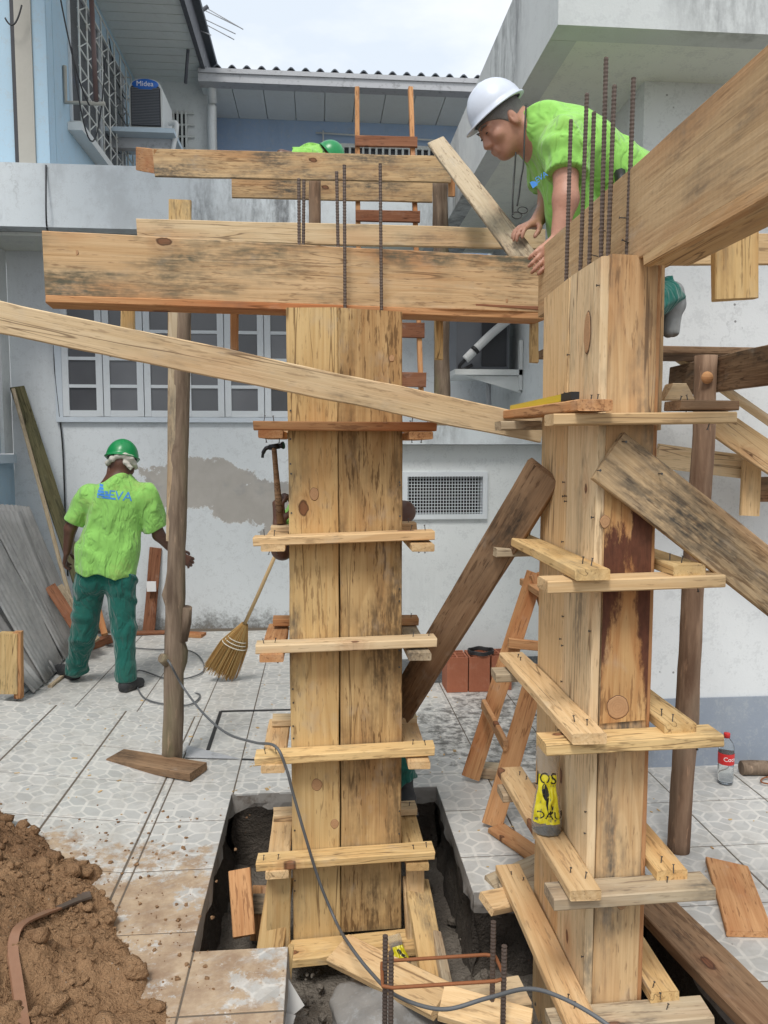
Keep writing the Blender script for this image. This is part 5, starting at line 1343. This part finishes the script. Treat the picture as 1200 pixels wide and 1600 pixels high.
class Body:
    """list of prims merged with smooth minimum"""
    def __init__(s, h=.008): s.p = []; s.h = h
    def cap(s, a, b, ra, rb, k=.02, flat=None, fac=1.0, cut=False, sub=False):
        s.p.append(('c', np.array(a, float), np.array(b, float), ra, rb, k, None if flat is None else np.array(V(flat).normalized()), fac, cut, sub)); return s
    def ell(s, c, r, k=.02, M=None, sub=False):
        s.p.append(('e', np.array(c, float), np.array(r, float), None if M is None else np.array(M.to_3x3()), k, sub)); return s
    def mesh(s, name, mat, parent, disp=None):
        lo = np.min([np.minimum(p[1] - np.max(p[2]), p[1] - np.max(p[2])) if p[0] == 'e' else np.minimum(p[1] - p[3] * max(1, p[7]), p[2] - p[4] * max(1, p[7])) for p in s.p], 0) - .05
        hi = np.max([p[1] + np.max(p[2]) if p[0] == 'e' else np.maximum(p[1] + p[3] * max(1, p[7]), p[2] + p[4] * max(1, p[7])) for p in s.p], 0) + .05
        h = s.h; n = np.ceil((hi - lo) / h).astype(int) + 1; f = np.full(n, .3)
        for p in s.p:
            if p[0] == 'e': l, u_ = p[1] - p[2].max(), p[1] + p[2].max()
            else: mr = max(1, p[7]); l, u_ = np.minimum(p[1] - p[3] * mr, p[2] - p[4] * mr), np.maximum(p[1] + p[3] * mr, p[2] + p[4] * mr)
            l = np.maximum(((l - .045 - lo) / h).astype(int), 0); u_ = np.minimum(((u_ + .045 - lo) / h).astype(int) + 2, n)
            g = np.stack(np.meshgrid(*[np.arange(l[i], u_[i]) * h + lo[i] for i in range(3)], indexing='ij'), -1)
            if p[0] == 'e':
                q = g - p[1]
                if p[3] is not None: q = q @ p[3]
                k0 = np.linalg.norm(q / p[2], axis=-1); k1 = np.linalg.norm(q / p[2] ** 2, axis=-1); d = k0 * (k0 - 1) / np.maximum(k1, 1e-6); k, sub = p[4], p[5]
            else:
                a, b = p[1], p[2]; q = g - a; ba = b - a
                if p[6] is not None:
                    fl = p[6]; q = q + (q @ fl)[..., None] * fl * (1 / p[7] - 1); ba = ba + (ba @ fl) * fl * (1 / p[7] - 1)
                t = np.clip((q @ ba) / (ba @ ba), 0, 1); d = np.linalg.norm(q - t[..., None] * ba, axis=-1) - (p[3] + (p[4] - p[3]) * t)
                if p[7] < 1: d = d * p[7] ** .5
                if p[8]: dn = (b - a) / np.linalg.norm(b - a); d = np.maximum(d, (g - b) @ dn)
                k, sub = p[5], p[9]
            S_ = f[l[0]:u_[0], l[1]:u_[1], l[2]:u_[2]]
            if sub:
                e = -d; hh = np.clip(.5 + .5 * (S_ - e) / k, 0, 1); S_[...] = e * (1 - hh) + S_ * hh + k * hh * (1 - hh)
            else:
                hh = np.clip(.5 + .5 * (d - S_) / k, 0, 1); S_[...] = d * (1 - hh) + S_ * hh - k * hh * (1 - hh)
        if disp is not None:
            g = np.stack(np.meshgrid(*[np.arange(n[i]) * h + lo[i] for i in range(3)], indexing='ij'), -1)
            nb = np.abs(f) < .05; f[nb] += disp(g[nb])
        vs_, q = surf_nets(f, lo, h)
        c = V((*vs_.mean(0)[:2], vs_[:, 2].min()))
        me = bpy.data.meshes.new(name); me.from_pydata((vs_ - np.array(c)).tolist(), [], q.tolist()); me.update(); me.shade_smooth()
        return obj(name, me, mat, parent, Matrix.Translation(c))
def folds(seed, amp=.006, fr=30, d=(0, .35, 1.0)):
    rs = np.random.RandomState(seed); ds = [np.array(d) + rs.normal(0, .55, 3) for _ in range(4)]; ph = rs.rand(8) * 6
    def fn(p):
        w_ = .05 * np.sin(p @ np.array((9.0, 7.0, 5.0)) + ph[4]) + .03 * np.sin(p @ np.array((-13.0, 17.0, 11.0)) + ph[5])
        o = 0
        for i, q in enumerate(ds): o = o + np.maximum(0, np.sin(p @ q * fr * (.7 + .25 * i) + w_ * fr + ph[i])) ** 2 * (.5 + .5 * np.sin(p @ np.roll(q, 1) * 7 + ph[i + 4]))
        return -amp * o
    return fn
def hand(B, w_, d, thumb, palm, curl=.5, spread=.12, sc_=1.0, curls=None):
    """w_: wrist, d: along the hand, thumb: side of the thumb, palm: palm normal (fingers curl that way)"""
    d = V(d).normalized(); palm = V(palm); palm = (palm - d * palm.dot(d)).normalized(); th = V(thumb); th = (th - d * th.dot(d) - palm * th.dot(palm)).normalized(); w_ = V(w_)
    k = sc_; P = lambda a, b, c: w_ + (d * a + th * b + palm * c) * k
    for b in (-.026, -.009, .009, .026): B.cap(P(.012, b * .7, 0), P(.085, b, 0), .017 * k, .0125 * k, .010)
    for i, (b, L, a0) in enumerate(((.030, .072, .086), (.010, .082, .090), (-.011, .076, .087), (-.030, .060, .080))):
        c_ = curls[i] if curls else curl; p = P(a0, b, 0); ang = c_ * .55; seg = (.45, .31, .24)
        for j in range(3):
            dd = (d * math.cos(ang) + palm * math.sin(ang) + th * (b / .03) * spread).normalized(); q = p + dd * (L * seg[j] * k)
            B.cap(p, q, (.0098 - .0007 * j) * k, (.0092 - .0009 * j) * k, .004); p = q; ang += c_
    p = P(.022, .030, .006); 
    for j, L in enumerate((.038, .032, .026)):
        dd = (d * (.72 + .1 * j) + th * (.62 - .35 * j) + palm * (.22 + .25 * curl * (j + 1))).normalized(); q = p + dd * (L * k); B.cap(p, q, (.0125 - .001 * j) * k, (.0112 - .001 * j) * k, .006); p = q
def head(B, c, fwd, up_, s=1.0, face=True):
    """skull, jaw, nose, brow, lips, ears; c = centre of the cranium"""
    f = V(fwd).normalized(); u_ = V(up_); u_ = (u_ - f * u_.dot(f)).normalized(); l = u_.cross(f); M = Matrix((f, l, u_)).transposed(); c = V(c)
    P = lambda a, b, z: c + (f * a + l * b + u_ * z) * s
    B.ell(P(-.008, 0, .018), np.array((.100, .077, .098)) * s, .02, M)
    B.ell(P(.030, 0, -.055), np.array((.062, .060, .078)) * s, .03, M)
    B.ell(P(.058, 0, -.105), np.array((.028, .034, .026)) * s, .025, M)
    if face:
        B.cap(P(.088, 0, -.002), P(.106, 0, -.042), .011 * s, .016 * s, .014)
        for b in (-.012, .012): B.ell(P(.098, b, -.046), np.array((.011, .010, .009)) * s, .008, M)
        for b in (-1, 1):
            B.ell(P(.098, b * .032, -.004), np.array((.016, .018, .012)) * s, .010, M, sub=True)
            B.cap(P(.086, b * .015, .014), P(.078, b * .048, .012), .009 * s, .008 * s, .012)
            B.ell(P(.080, b * .032, -.004), np.array((.014, .014, .0125)) * s, .004, M)
            B.ell(P(.064, b * .046, -.036), np.array((.024, .020, .022)) * s, .02, M)
        B.cap(P(.090, -.020, -.073), P(.090, .020, -.073), .008 * s, .008 * s, .008); B.cap(P(.087, -.017, -.085), P(.087, .017, -.085), .0085 * s, .0085 * s, .008)
        B.cap(P(.101, -.024, -.0785), P(.101, .024, -.0785), .0025 * s, .0025 * s, .003, sub=True)
    for b in (-1, 1):
        B.ell(P(-.012, b * .080, -.022), np.array((.018, .010, .032)) * s, .006, M); B.ell(P(-.006, b * .090, -.020), np.array((.008, .006, .018)) * s, .005, M, sub=True)
    return P, M
def helmet(parent, c, fwd, up_, mat, s=1.0, visor=.055):
    f = V(fwd).normalized(); u_ = V(up_); u_ = (u_ - f * u_.dot(f)).normalized(); l = u_.cross(f); M = Matrix((f, l, u_)).transposed().to_4x4(); M.translation = V(c)
    mb = MB(); n = 36; prof = []
    for i in range(11): a = i / 10 * math.pi / 2; prof.append((math.cos(a), math.sin(a)))
    vs_, fs_ = [], []
    rows = [('b', 1.16, -.004), ('b', 1.155, .004), ('d', 1.02, .006)]
    for k in range(n):
        pass
    ring = []
    def pt(r, z, an, brim=False):
        ca, sa = math.cos(an), math.sin(an); fx = .122; fy = .107
        ex = 0.0
        if brim: ex = .010 + visor * max(0, ca) ** 2.2
        dz = -.010 * max(0, ca) ** 2 if brim else 0
        rid = .006 * math.exp(-(sa / .16) ** 2) * (1 - abs(2 * z - .9) ** 2 if not brim else 0)
        return V((ca * (fx * r + ex), sa * (fy * r + ex * (1 if ca < 0 else .4)), z * .128 + dz + max(0, rid)))
    rws = [(1.0, -.03, True), (1.0, .02, True)] + [(c0, s0 + .02, False) for c0, s0 in prof[:-1]]
    inner = [(.94, -.03, False)]
    for (r, z, bq) in [(.93, -.02, False)] + rws:
        for k in range(n): vs_.append(pt(r, z, 2 * math.pi * k / n, bq))
    m_ = len(rws) + 1; vs_.append(V((0, 0, .135)))
    for i in range(m_ - 1):
        for k in range(n): fs_.append((i * n + k, i * n + (k + 1) % n, (i + 1) * n + (k + 1) % n, (i + 1) * n + k))
    for k in range(n): fs_.append(((m_ - 1) * n + k, (m_ - 1) * n + (k + 1) % n, len(vs_) - 1))
    mb.add([v * s for v in vs_], fs_, True)
    return mb.build('helmet', mat, parent, M)
def on_surface(o, v_, f_, org, ex, ez, dirn, name, mat, off=.002, cut=3):
    """lay flat lettering on a mesh by casting rays onto it (child of o)"""
    from mathutils.bvhtree import BVHTree
    bm = bmesh.new(); me = bpy.data.meshes.new('x'); me.from_pydata([tuple(p) for p in v_], [], f_); bm.from_mesh(me)
    bmesh.ops.triangulate(bm, faces=bm.faces[:]); bmesh.ops.subdivide_edges(bm, edges=[e for e in bm.edges if e.calc_length() > .008], cuts=cut)
    om = o.data; T_ = MW[o.name]; bv = BVHTree.FromPolygons([T_ @ v.co for v in om.vertices], [tuple(p.vertices) for p in om.polygons])
    dirn = V(dirn).normalized()
    for v in bm.verts:
        p = org + ex * v.co.x + ez * v.co.y - dirn * .3
        hit = bv.ray_cast(p, dirn, .8); v.co = (hit[0] - dirn * off) if hit[0] is not None else p + dirn * .3
    bm.to_mesh(me); bm.free(); me.update()
    return obj(name, me, mat, o, Matrix.Identity(4))
def shoe(B, ankle, heel, toe, s=1.0):
    a, h_, t = V(ankle), V(heel), V(toe); m_ = h_.lerp(t, .5); up_ = V((0, 0, 1))
    B.cap(h_ + up_ * .040 * s, m_ + up_ * .042 * s, .038 * s, .040 * s, .02); B.cap(m_ + up_ * .040 * s, t + up_ * .030 * s, .042 * s, .030 * s, .02)
    B.cap(a, h_.lerp(t, .2) + up_ * .05 * s, .046 * s, .040 * s, .03)
    d = (t - h_).normalized(); B.cap(h_ + up_ * .012 - d * .012, t + up_ * .012, .012, .012, .006, flat=d.cross(up_), fac=3.3)

# ---- worker seen from behind, by the back wall
YW = 5.32
w1 = thing('person', gnd(158, 1072), 'worker in lime shirt and green helmet seen from behind by the wall', 'person')
J = lambda x, y, dy=0.0: at(x, y, YW + dy)
B = Body(.0075)
hc = J(190, 727, .05); P1, M1 = head(B, hc, (-.18, 1, -.30), (.05, .28, 1), .98, True)
B.cap(J(189, 742, .02), J(187, 760, 0), .055, .062, .03)
sL, sR = J(137, 774), J(229, 776); B.cap(sL, sR, .06, .06, .05); B.cap(J(183, 765), J(166, 885), .11, .12, .06, flat=(0, 1, 0), fac=.7)
eL, wL = J(110, 826, .02), J(105, 861, .05); eR, wR = J(248, 836, .05), J(279, 868, .17)
B.cap(sL, eL, .050, .040, .03); B.cap(eL, wL, .040, .028, .02); B.cap(sR, eR, .050, .040, .03); B.cap(eR, wR, .041, .027, .02)
hand(B, wL, wL.lerp(J(101, 885, .08), 1) * 0 + (J(100, 884, .10) - wL), (0, .9, .2), (1, .1, 0), .55)
hand(B, wR, J(298, 878, .22) - wR, (0, .3, 1), (-.3, .8, -.3), .55)
hL, hR = J(142, 905), J(189, 908); kL, kR = J(131, 985, .06), J(194, 985, -.03); aL, aR = J(118, 1046, .17), J(197, 1056, -.06)
for h_, k_, a_ in ((hL, kL, aL), (hR, kR, aR)): B.cap(h_, k_, .085, .056, .03); B.cap(k_, a_, .055, .040, .03)
B.mesh('body', SKIN_D, w1)
T_ = Body(.0075)
T_.cap(J(188, 762, 0), J(176, 800, -.01), .098, .120, .05, flat=(0, 1, 0), fac=.80); T_.cap(sL + V((.03, 0, .0)), sR - V((.03, 0, 0)), .062, .062, .05)
T_.cap(J(182, 790, -.01), J(165, 890, -.01), .166, .190, .05, flat=(0, 1, 0), fac=.66, cut=True); T_.cap(J(166, 860, -.01), J(164, 893, -.012), .186, .194, .03, flat=(0, 1, 0), fac=.68, cut=True)
T_.cap(sL, sL.lerp(eL, .78), .070, .068, .035, cut=True); T_.cap(sR, sR.lerp(eR, .80), .070, .072, .035, cut=True)
T_.cap(J(189, 735, .03), J(188, 752, 0), .060, .058, .01, sub=True)
sh1 = T_.mesh('shirt', SHIRT_D, w1, folds(4, .018, 17, (.9, .2, .45)))
Q = Body(.0075)
Q.cap(J(154, 880), J(188, 882), .10, .10, .04, flat=(0, 1, 0), fac=.92); Q.ell(J(148, 905, -.035), (.088, .085, .095), .05); Q.ell(J(187, 908, -.035), (.088, .085, .095), .05)
for h_, k_, a_ in ((hL, kL, aL), (hR, kR, aR)): Q.cap(h_, k_, .099, .075, .04); Q.cap(k_, a_ + V((0, 0, .0)), .075, .060, .03); Q.cap(a_ + V((0, 0, .06)), a_ - V((0, 0, .025)), .060, .066, .03, cut=True)
Q.mesh('trousers', TROUS, w1, folds(9, .013, 15, (.8, .2, .7)))
for a_, he, to in ((aL, gnd(112, 1062) + V((.02, .0, 0)), gnd(92, 1050)), (aR, gnd(194, 1081), gnd(219, 1072))):
    he.z = to.z = 0.0; S_ = Body(.006); shoe(S_, a_, he, to, 1.02); S_.mesh('shoe', SHOE, w1)
hm = helmet(w1, P1(-.005, 0, .052), (-.18, 1, -.22), (.07, .22, 1), HELM_G, 1.0)
RG = Body(.006); fw, l_, u3 = [V(M1.col[i]) for i in range(3)]
for i in range(9):
    a, b = math.pi * (.30 + 1.4 * i / 9), math.pi * (.30 + 1.4 * (i + 1) / 9)
    RG.cap(P1(math.cos(a) * .108 - .008, math.sin(a) * .088, .018 - .02 * math.sin(i)), P1(math.cos(b) * .108 - .008, math.sin(b) * .088, .018 - .02 * math.sin(i + 1)), .016, .016, .008)
RG.cap(P1(-.10, -.03, 0), P1(-.095, -.07, -.035), .016, .012, .008); RG.mesh('head_cloth', RAG, w1, folds(2, .006, 60))
# print on the back: block mark and EVA
ex = (J(228, 775) - J(138, 770)).normalized(); ez = V((0, 0, 1)); ex.y = 0
org = J(186, 770, -.15)
v_, f_ = text_mesh('EVA', .085); on_surface(sh1, v_, f_, J(185, 776, -.15), (V((1, 0, -.12))).normalized(), V((.10, 0, 1)), (0, 1, 0), 'lettering', LOGOB)
vs_, fs_ = [], []
for (x0, z0, x1, z1) in ((-.045, -.030, .005, -.014), (-.045, -.010, .002, .006), (-.040, .010, -.004, .026), (-.045, .030, -.012, .044), (.008, -.030, .040, -.012), (.006, -.008, .026, .004), (-.045, -.046, .075, -.034)):
    n = len(vs_); vs_ += [(x0, z0, 0), (x1, z0 - .004, 0), (x1, z1 - .004, 0), (x0, z1, 0)]; fs_.append((n, n + 1, n + 2, n + 3))
on_surface(sh1, vs_, fs_, J(160, 768, -.15), V((1, 0, -.10)).normalized(), ez, (0, 1, 0), 'building_mark', LOGOB, cut=5)

# ---- man with white helmet kneeling over the beams
w2 = thing('person', at(1000, 400, 3.25), 'man in white helmet and lime shirt leaning over the beam, looking down', 'person')
K = lambda x, y, Y: at(x, y, Y)
B = Body(.0065)
fw2, up2 = V((-.80, -.10, -.60)), V((-.60, -.02, .80))
hc2 = K(783, 192, 3.20); P2, M2 = head(B, hc2, fw2, up2, 1.0)
B.cap(P2(-.045, 0, -.05), K(833, 206, 3.20), .060, .068, .04)
s2n, s2f = K(884, 222, 3.03), K(850, 232, 3.38)
B.cap(s2n, s2f, .06, .06, .05); B.cap(K(858, 215, 3.20), K(985, 300, 3.22), .12, .13, .06, flat=(0, 1, 0), fac=1.25)
e2n, w2n = K(884, 312, 2.98), K(872, 378, 2.97); e2f, w2f = K(858, 318, 3.36), K(838, 348, 3.27)
B.cap(s2n, e2n, .056, .046, .03); B.cap(e2n, w2n, .046, .030, .03); B.cap(s2f, e2f, .052, .043, .03); B.cap(e2f, w2f, .042, .029, .03)
hand(B, w2n, K(848, 402, 2.93) - w2n, (.1, -1, -.1), (-.75, .1, -.75), .42, .05, 1.02, (.30, .42, .45, .5))
hand(B, w2f, K(815, 356, 3.22) - w2f, (-.2, -1, .2), (-.2, -.1, -1), .4, .04)
hp = K(992, 318, 3.2); kn = V((hp.x - .10, 3.1, 2.16)); an = K(1050, 458, 3.22)
kn2 = V((hp.x - .10, 3.4, 2.16)); an2 = an + V((.02, .26, .0))
for k_, a_, dy in ((kn, an, -.09), (kn2, an2, .09)): B.cap(hp + V((0, dy, 0)), k_, .085, .06, .03); B.cap(k_, a_, .055, .042, .03)
B.mesh('body', SKIN_L, w2)
T2 = Body(.007)
T2.cap(K(850, 208, 3.2), K(900, 245, 3.2), .115, .150, .05, flat=(0, 1, 0), fac=1.25); T2.cap(K(890, 238, 3.2), K(975, 292, 3.21), .150, .138, .05, flat=(0, 1, 0), fac=1.25)
T2.cap(K(880, 270, 3.2), K(905, 372, 3.2), .09, .10, .06, flat=(0, 1, 0), fac=1.3); T2.cap(s2n + V((-.01, .02, 0)), s2f, .072, .068, .05)
T2.cap(s2n, s2n.lerp(e2n, .56), .080, .078, .03, cut=True); T2.cap(s2f, s2f.lerp(e2f, .6), .074, .076, .03, cut=True)
T2.cap(K(960, 285, 3.2), K(996, 300, 3.2), .138, .135, .03, flat=(0, 1, 0), fac=1.25, cut=True)
T2.cap(P2(-.04, 0, -.05), K(826, 204, 3.2), .064, .066, .01, sub=True)
sh2 = T2.mesh('shirt', SHIRT, w2, folds(11, .017, 24, (.8, .2, .6)))
Q = Body(.008)
Q.cap(K(985, 300, 3.14), K(985, 300, 3.28), .13, .13, .04)
for k_, a_, dy in ((kn, an, -.09), (kn2, an2, .09)): Q.cap(hp + V((0, dy, 0)), k_, .115, .088, .04); Q.cap(k_, a_, .080, .060, .03, cut=True)
Q.mesh('trousers', TROUS, w2, folds(3, .008, 24))
MB().tube([K(968, 268, 3.02), K(972, 292, 3.0), K(980, 316, 3.02)], .022, 6).build('belt', BLACKP, w2)
for a_ in (an, an2):
    S_ = Body(.006); S_.cap(a_, a_ + V((.015, 0, -.05)), .050, .045, .02); S_.cap(a_ + V((.0, 0, -.04)), a_ + V((-.01, 0, -.155)), .047, .033, .03, flat=(1, 0, 0), fac=.85)
    S_.cap(a_ + V((.03, 0, -.02)), a_ + V((.016, 0, -.17)), .016, .014, .01, flat=(0, 1, 0), fac=2.6); S_.mesh('shoe', SHOE_G, w2)
helmet(w2, P2(-.012, 0, .046), (fw2 + up2 * .02), up2, HELM_W, .98, .032)
H2 = Body(.006); H2.ell(P2(-.009, 0, .016), (.1045, .0812, .1015), .01, M2); H2.ell(P2(.085, 0, -.055), (.095, .12, .085), .01, M2, sub=True); H2.ell(P2(-.01, 0, -.125), (.13, .12, .068), .01, M2, sub=True); H2.mesh('hair', HAIR, w2)
for b in (-1, 1):
    MB().lathe([(.0, .0045), (.0055, .0035), (.0075, 0), (.0055, -.0035), (.0, -.0045)], Matrix.Translation(P2(.0935, b * .032, -.006)) @ M2.to_4x4() @ Matrix.Diagonal((.6, 1.2, .62, 1)) , 12).build('eye', EYE, w2)
    MB().tube([P2(.097, b * .014, .019), P2(.096, b * .032, .024), P2(.084, b * .048, .018)], [.0028, .0036, .002], 6).build('eyebrow', HAIR, w2)
# glasses on a cord
gl_ = thing('reading_glasses', K(812, 330, 3.1), 'reading glasses hanging on a dark cord from the neck', 'glasses')
MB().tube(spline([K(822, 165, 3.12), K(820, 200, 3.1), K(818, 255, 3.08), K(814, 280, 3.08), K(811, 305, 3.08), K(808, 322, 3.08)]), .0035, 6).build('cord', BLACKP, gl_)
MB().tube(spline([K(806, 238, 3.13), K(803, 280, 3.12), K(801, 310, 3.1), K(801, 336, 3.1)]), .0035, 6).build('cord', BLACKP, gl_)
for (x, y) in ((817, 328), (808, 336)):
    c = K(x, y, 3.09); MB().tube([c + V((math.cos(a) * .020, .004, math.sin(a) * .013)) for a in [2 * math.pi * i / 14 for i in range(14)]], .002, 5, closed=True).build('lens_rim', BLACKP, gl_)
v_, f_ = text_mesh('EVA', .028); on_surface(sh2, v_, f_, K(846, 277, 2.75), V((.75, 0, .55)).normalized(), V((-.45, 0, .85)).normalized(), (0, 1, 0), 'lettering', LOGOB, .002, 2)
vs_ = [(-.013, -.010, 0), (.010, -.010, 0), (.008, .003, 0), (-.004, .012, 0), (-.013, .013, 0)]; on_surface(sh2, vs_, [(0, 1, 2, 3, 4)], K(835, 287, 2.75), V((.75, 0, .55)).normalized(), V((-.45, 0, .85)).normalized(), (0, 1, 0), 'building_mark', LOGOB, .002, 3)

# ---- worker hidden behind the left column, hammer raised
w3 = thing('person', V((.22, 3.42, .01)), 'worker mostly hidden behind the left column, hand raised with hammer', 'person')
Y3 = 3.48
B = Body(.007); hc3 = V((.10, Y3, 1.62)); P3, M3 = head(B, hc3, (0, -1, -.2), (0, -.2, 1), .98)
B.cap(V((.10, Y3, 1.55)), V((.10, Y3, 1.44)), .055, .06, .03); s3l, s3r = V((-.06, Y3, 1.38)), V((.26, Y3, 1.38))
B.cap(s3l, s3r, .06, .06, .05); B.cap(V((.10, Y3, 1.36)), V((.13, Y3, .92)), .13, .13, .06, flat=(0, 1, 0), fac=.7)
e3, wr3 = at(441, 858, 3.30), at(437, 818, 3.22); B.cap(s3l, e3, .050, .042, .03); B.cap(e3, wr3, .042, .030, .03)
hand(B, wr3, V((-.05, -.02, 1)), (.5, -.8, .2), (.75, .5, 0), 1.25, .02, 1.0)
e3r, wr3r = at(632, 800, 3.42), V((.18, 3.28, 1.2)); B.cap(s3r, e3r, .050, .046, .03); B.cap(e3r, wr3r, .042, .03, .03)
f3 = at(642, 1268, 3.42); kr3 = V((f3.x - .13, Y3 - .02, .50)); ar3 = V((f3.x - .035, 3.42, .12)); kl3, al3 = V((.03, Y3, .46)), V((.02, Y3 + .02, .10))
for h_, k_, a_ in ((V((.16, Y3, .90)), kr3, ar3), (V((.06, Y3, .90)), kl3, al3)): B.cap(h_, k_, .08, .055, .03); B.cap(k_, a_, .05, .04, .03)
B.mesh('body', SKIN_D, w3)
T3 = Body(.009); T3.cap(V((.10, Y3, 1.38)), V((.11, Y3, .86)), .155, .165, .05, flat=(0, 1, 0), fac=.72, cut=True); T3.cap(s3l, s3r, .066, .066, .05); T3.cap(s3l, s3l.lerp(e3, .6), .07, .07, .03, cut=True); T3.cap(s3r, s3r.lerp(e3r, .55), .07, .07, .03, cut=True)
T3.mesh('shirt', SHIRT, w3, folds(7, .008))
Q = Body(.009)
for h_, k_, a_ in ((V((.16, Y3, .90)), kr3, ar3), (V((.06, Y3, .90)), kl3, al3)): Q.cap(h_, k_, .10, .075, .04); Q.cap(k_, a_, .072, .062, .03, cut=True)
Q.mesh('trousers', TROUS, w3, folds(8, .008))
for a_, he, to in ((ar3, V((ar3.x, 3.47, .015)), V((ar3.x + .015, 3.26, .015))), (al3, V((.02, 3.55, 0.0)), V((.0, 3.34, .0)))):
    S_ = Body(.006); shoe(S_, a_, he, to); S_.mesh('shoe', SHOE, w3)
helmet(w3, P3(-.005, 0, .052), (0, -1, -.15), (0, -.15, 1), HELM_G)
hmr = thing('hammer', at(432, 790, 3.2), 'claw hammer held up beside the left column', 'hammer')
ha, hb = at(438, 818, 3.19), at(428, 698, 3.19)
MB().tube([ha, ha.lerp(hb, .3), ha.lerp(hb, .7), hb], [.0155, .0150, .0115, .011], 10).build('handle', W_DARK, hmr)
hd = MB(); hx = V((1, -.35, .15)).normalized()
hd.tube([hb + hx * .022, hb + hx * .03, hb + hx * .038, hb + hx * .044], [.010, .010, .0155, .0145], 12); hd.tube([hb - hx * .02, hb + hx * .024], .012, 10)
for s_ in (-1, 1):
    hd.tube(spline([hb - hx * .015, hb - hx * .035 + V((0, s_ * .006, -.002)), hb - hx * .048 + V((0, s_ * .010, -.018)), hb - hx * .052 + V((0, s_ * .012, -.038))], 4), [.009] * 5 + [.0075] * 4 + [.005] * 4, 7)
hd.build('head', HAM, hmr)

# ---- worker bent over behind the far beam, on the slab
w4 = thing('person', V((-.5, 6.75, ZS1)), 'worker with green helmet bent down behind the far upper beam', 'person')
B = Body(.009); c4 = at(508, 250, 6.72); P4, M4 = head(B, c4, (.55, -.25, -.75), (.72, -.1, .65), .98, False)
sh4 = at(488, 256, 6.75); hp4 = at(425, 292, 6.85); B.cap(c4 - V((.06, 0, .04)), sh4, .055, .065, .04); B.cap(sh4, hp4, .13, .13, .05)
ea = at(440, 243, 6.6); B.cap(sh4 + V((-.02, -.15, -.02)), ea, .05, .042, .03); ha4 = at(448, 300, 6.55); B.cap(ea, ha4, .04, .03, .03); hand(B, ha4, (.1, -.1, -1), (1, 0, 0), (0, -1, 0), .3)
hb4 = V((sh4.x + .05, 6.95, ZS1 + .09)); B.cap(sh4 + V((0, .15, 0)), hb4, .05, .035, .03); hand(B, hb4, (1, 0, -.2), (0, -1, 0), (0, 0, -1), .2)
for dy in (-.1, .1): k_ = V((hp4.x + .12, hp4.y + dy, ZS1 + .06)); B.cap(hp4 + V((0, dy, 0)), k_, .08, .06, .03); B.cap(k_, V((hp4.x - .3, hp4.y + dy, ZS1 + .06)), .055, .04, .03)
B.mesh('body', SKIN_D, w4)
T4 = Body(.009); T4.cap(sh4, hp4, .150, .155, .05, flat=(0, 1, 0), fac=1.15, cut=True); T4.cap(sh4 + V((-.02, -.15, 0)), (sh4 + V((-.02, -.15, 0))).lerp(ea, .6), .07, .065, .03, cut=True); T4.mesh('shirt', SHIRT, w4, folds(5, .008))
Q = Body(.009); Q.cap(hp4 + V((0, -.05, 0)), hp4 + V((0, .05, 0)), .135, .135, .04)
for dy in (-.1, .1): k_ = V((hp4.x + .12, hp4.y + dy, ZS1 + .085)); Q.cap(hp4 + V((0, dy, 0)), k_, .11, .085, .03); Q.cap(k_, V((hp4.x - .28, hp4.y + dy, ZS1 + .075)), .075, .065, .03, cut=True)
Q.mesh('trousers', TROUS, w4)
for dy in (-.1, .1): S_ = Body(.007); S_.cap(V((hp4.x - .29, hp4.y + dy, ZS1 + .06)), V((hp4.x - .36, hp4.y + dy, ZS1 + .05)), .045, .045, .02); S_.cap(V((hp4.x - .34, hp4.y + dy, ZS1 + .05)), V((hp4.x - .33, hp4.y + dy, ZS1 + .19)), .035, .03, .02); S_.mesh('shoe', SHOE, w4)
helmet(w4, P4(-.005, 0, .05), (.55, -.25, -.70), (.72, -.1, .65), HELM_G)
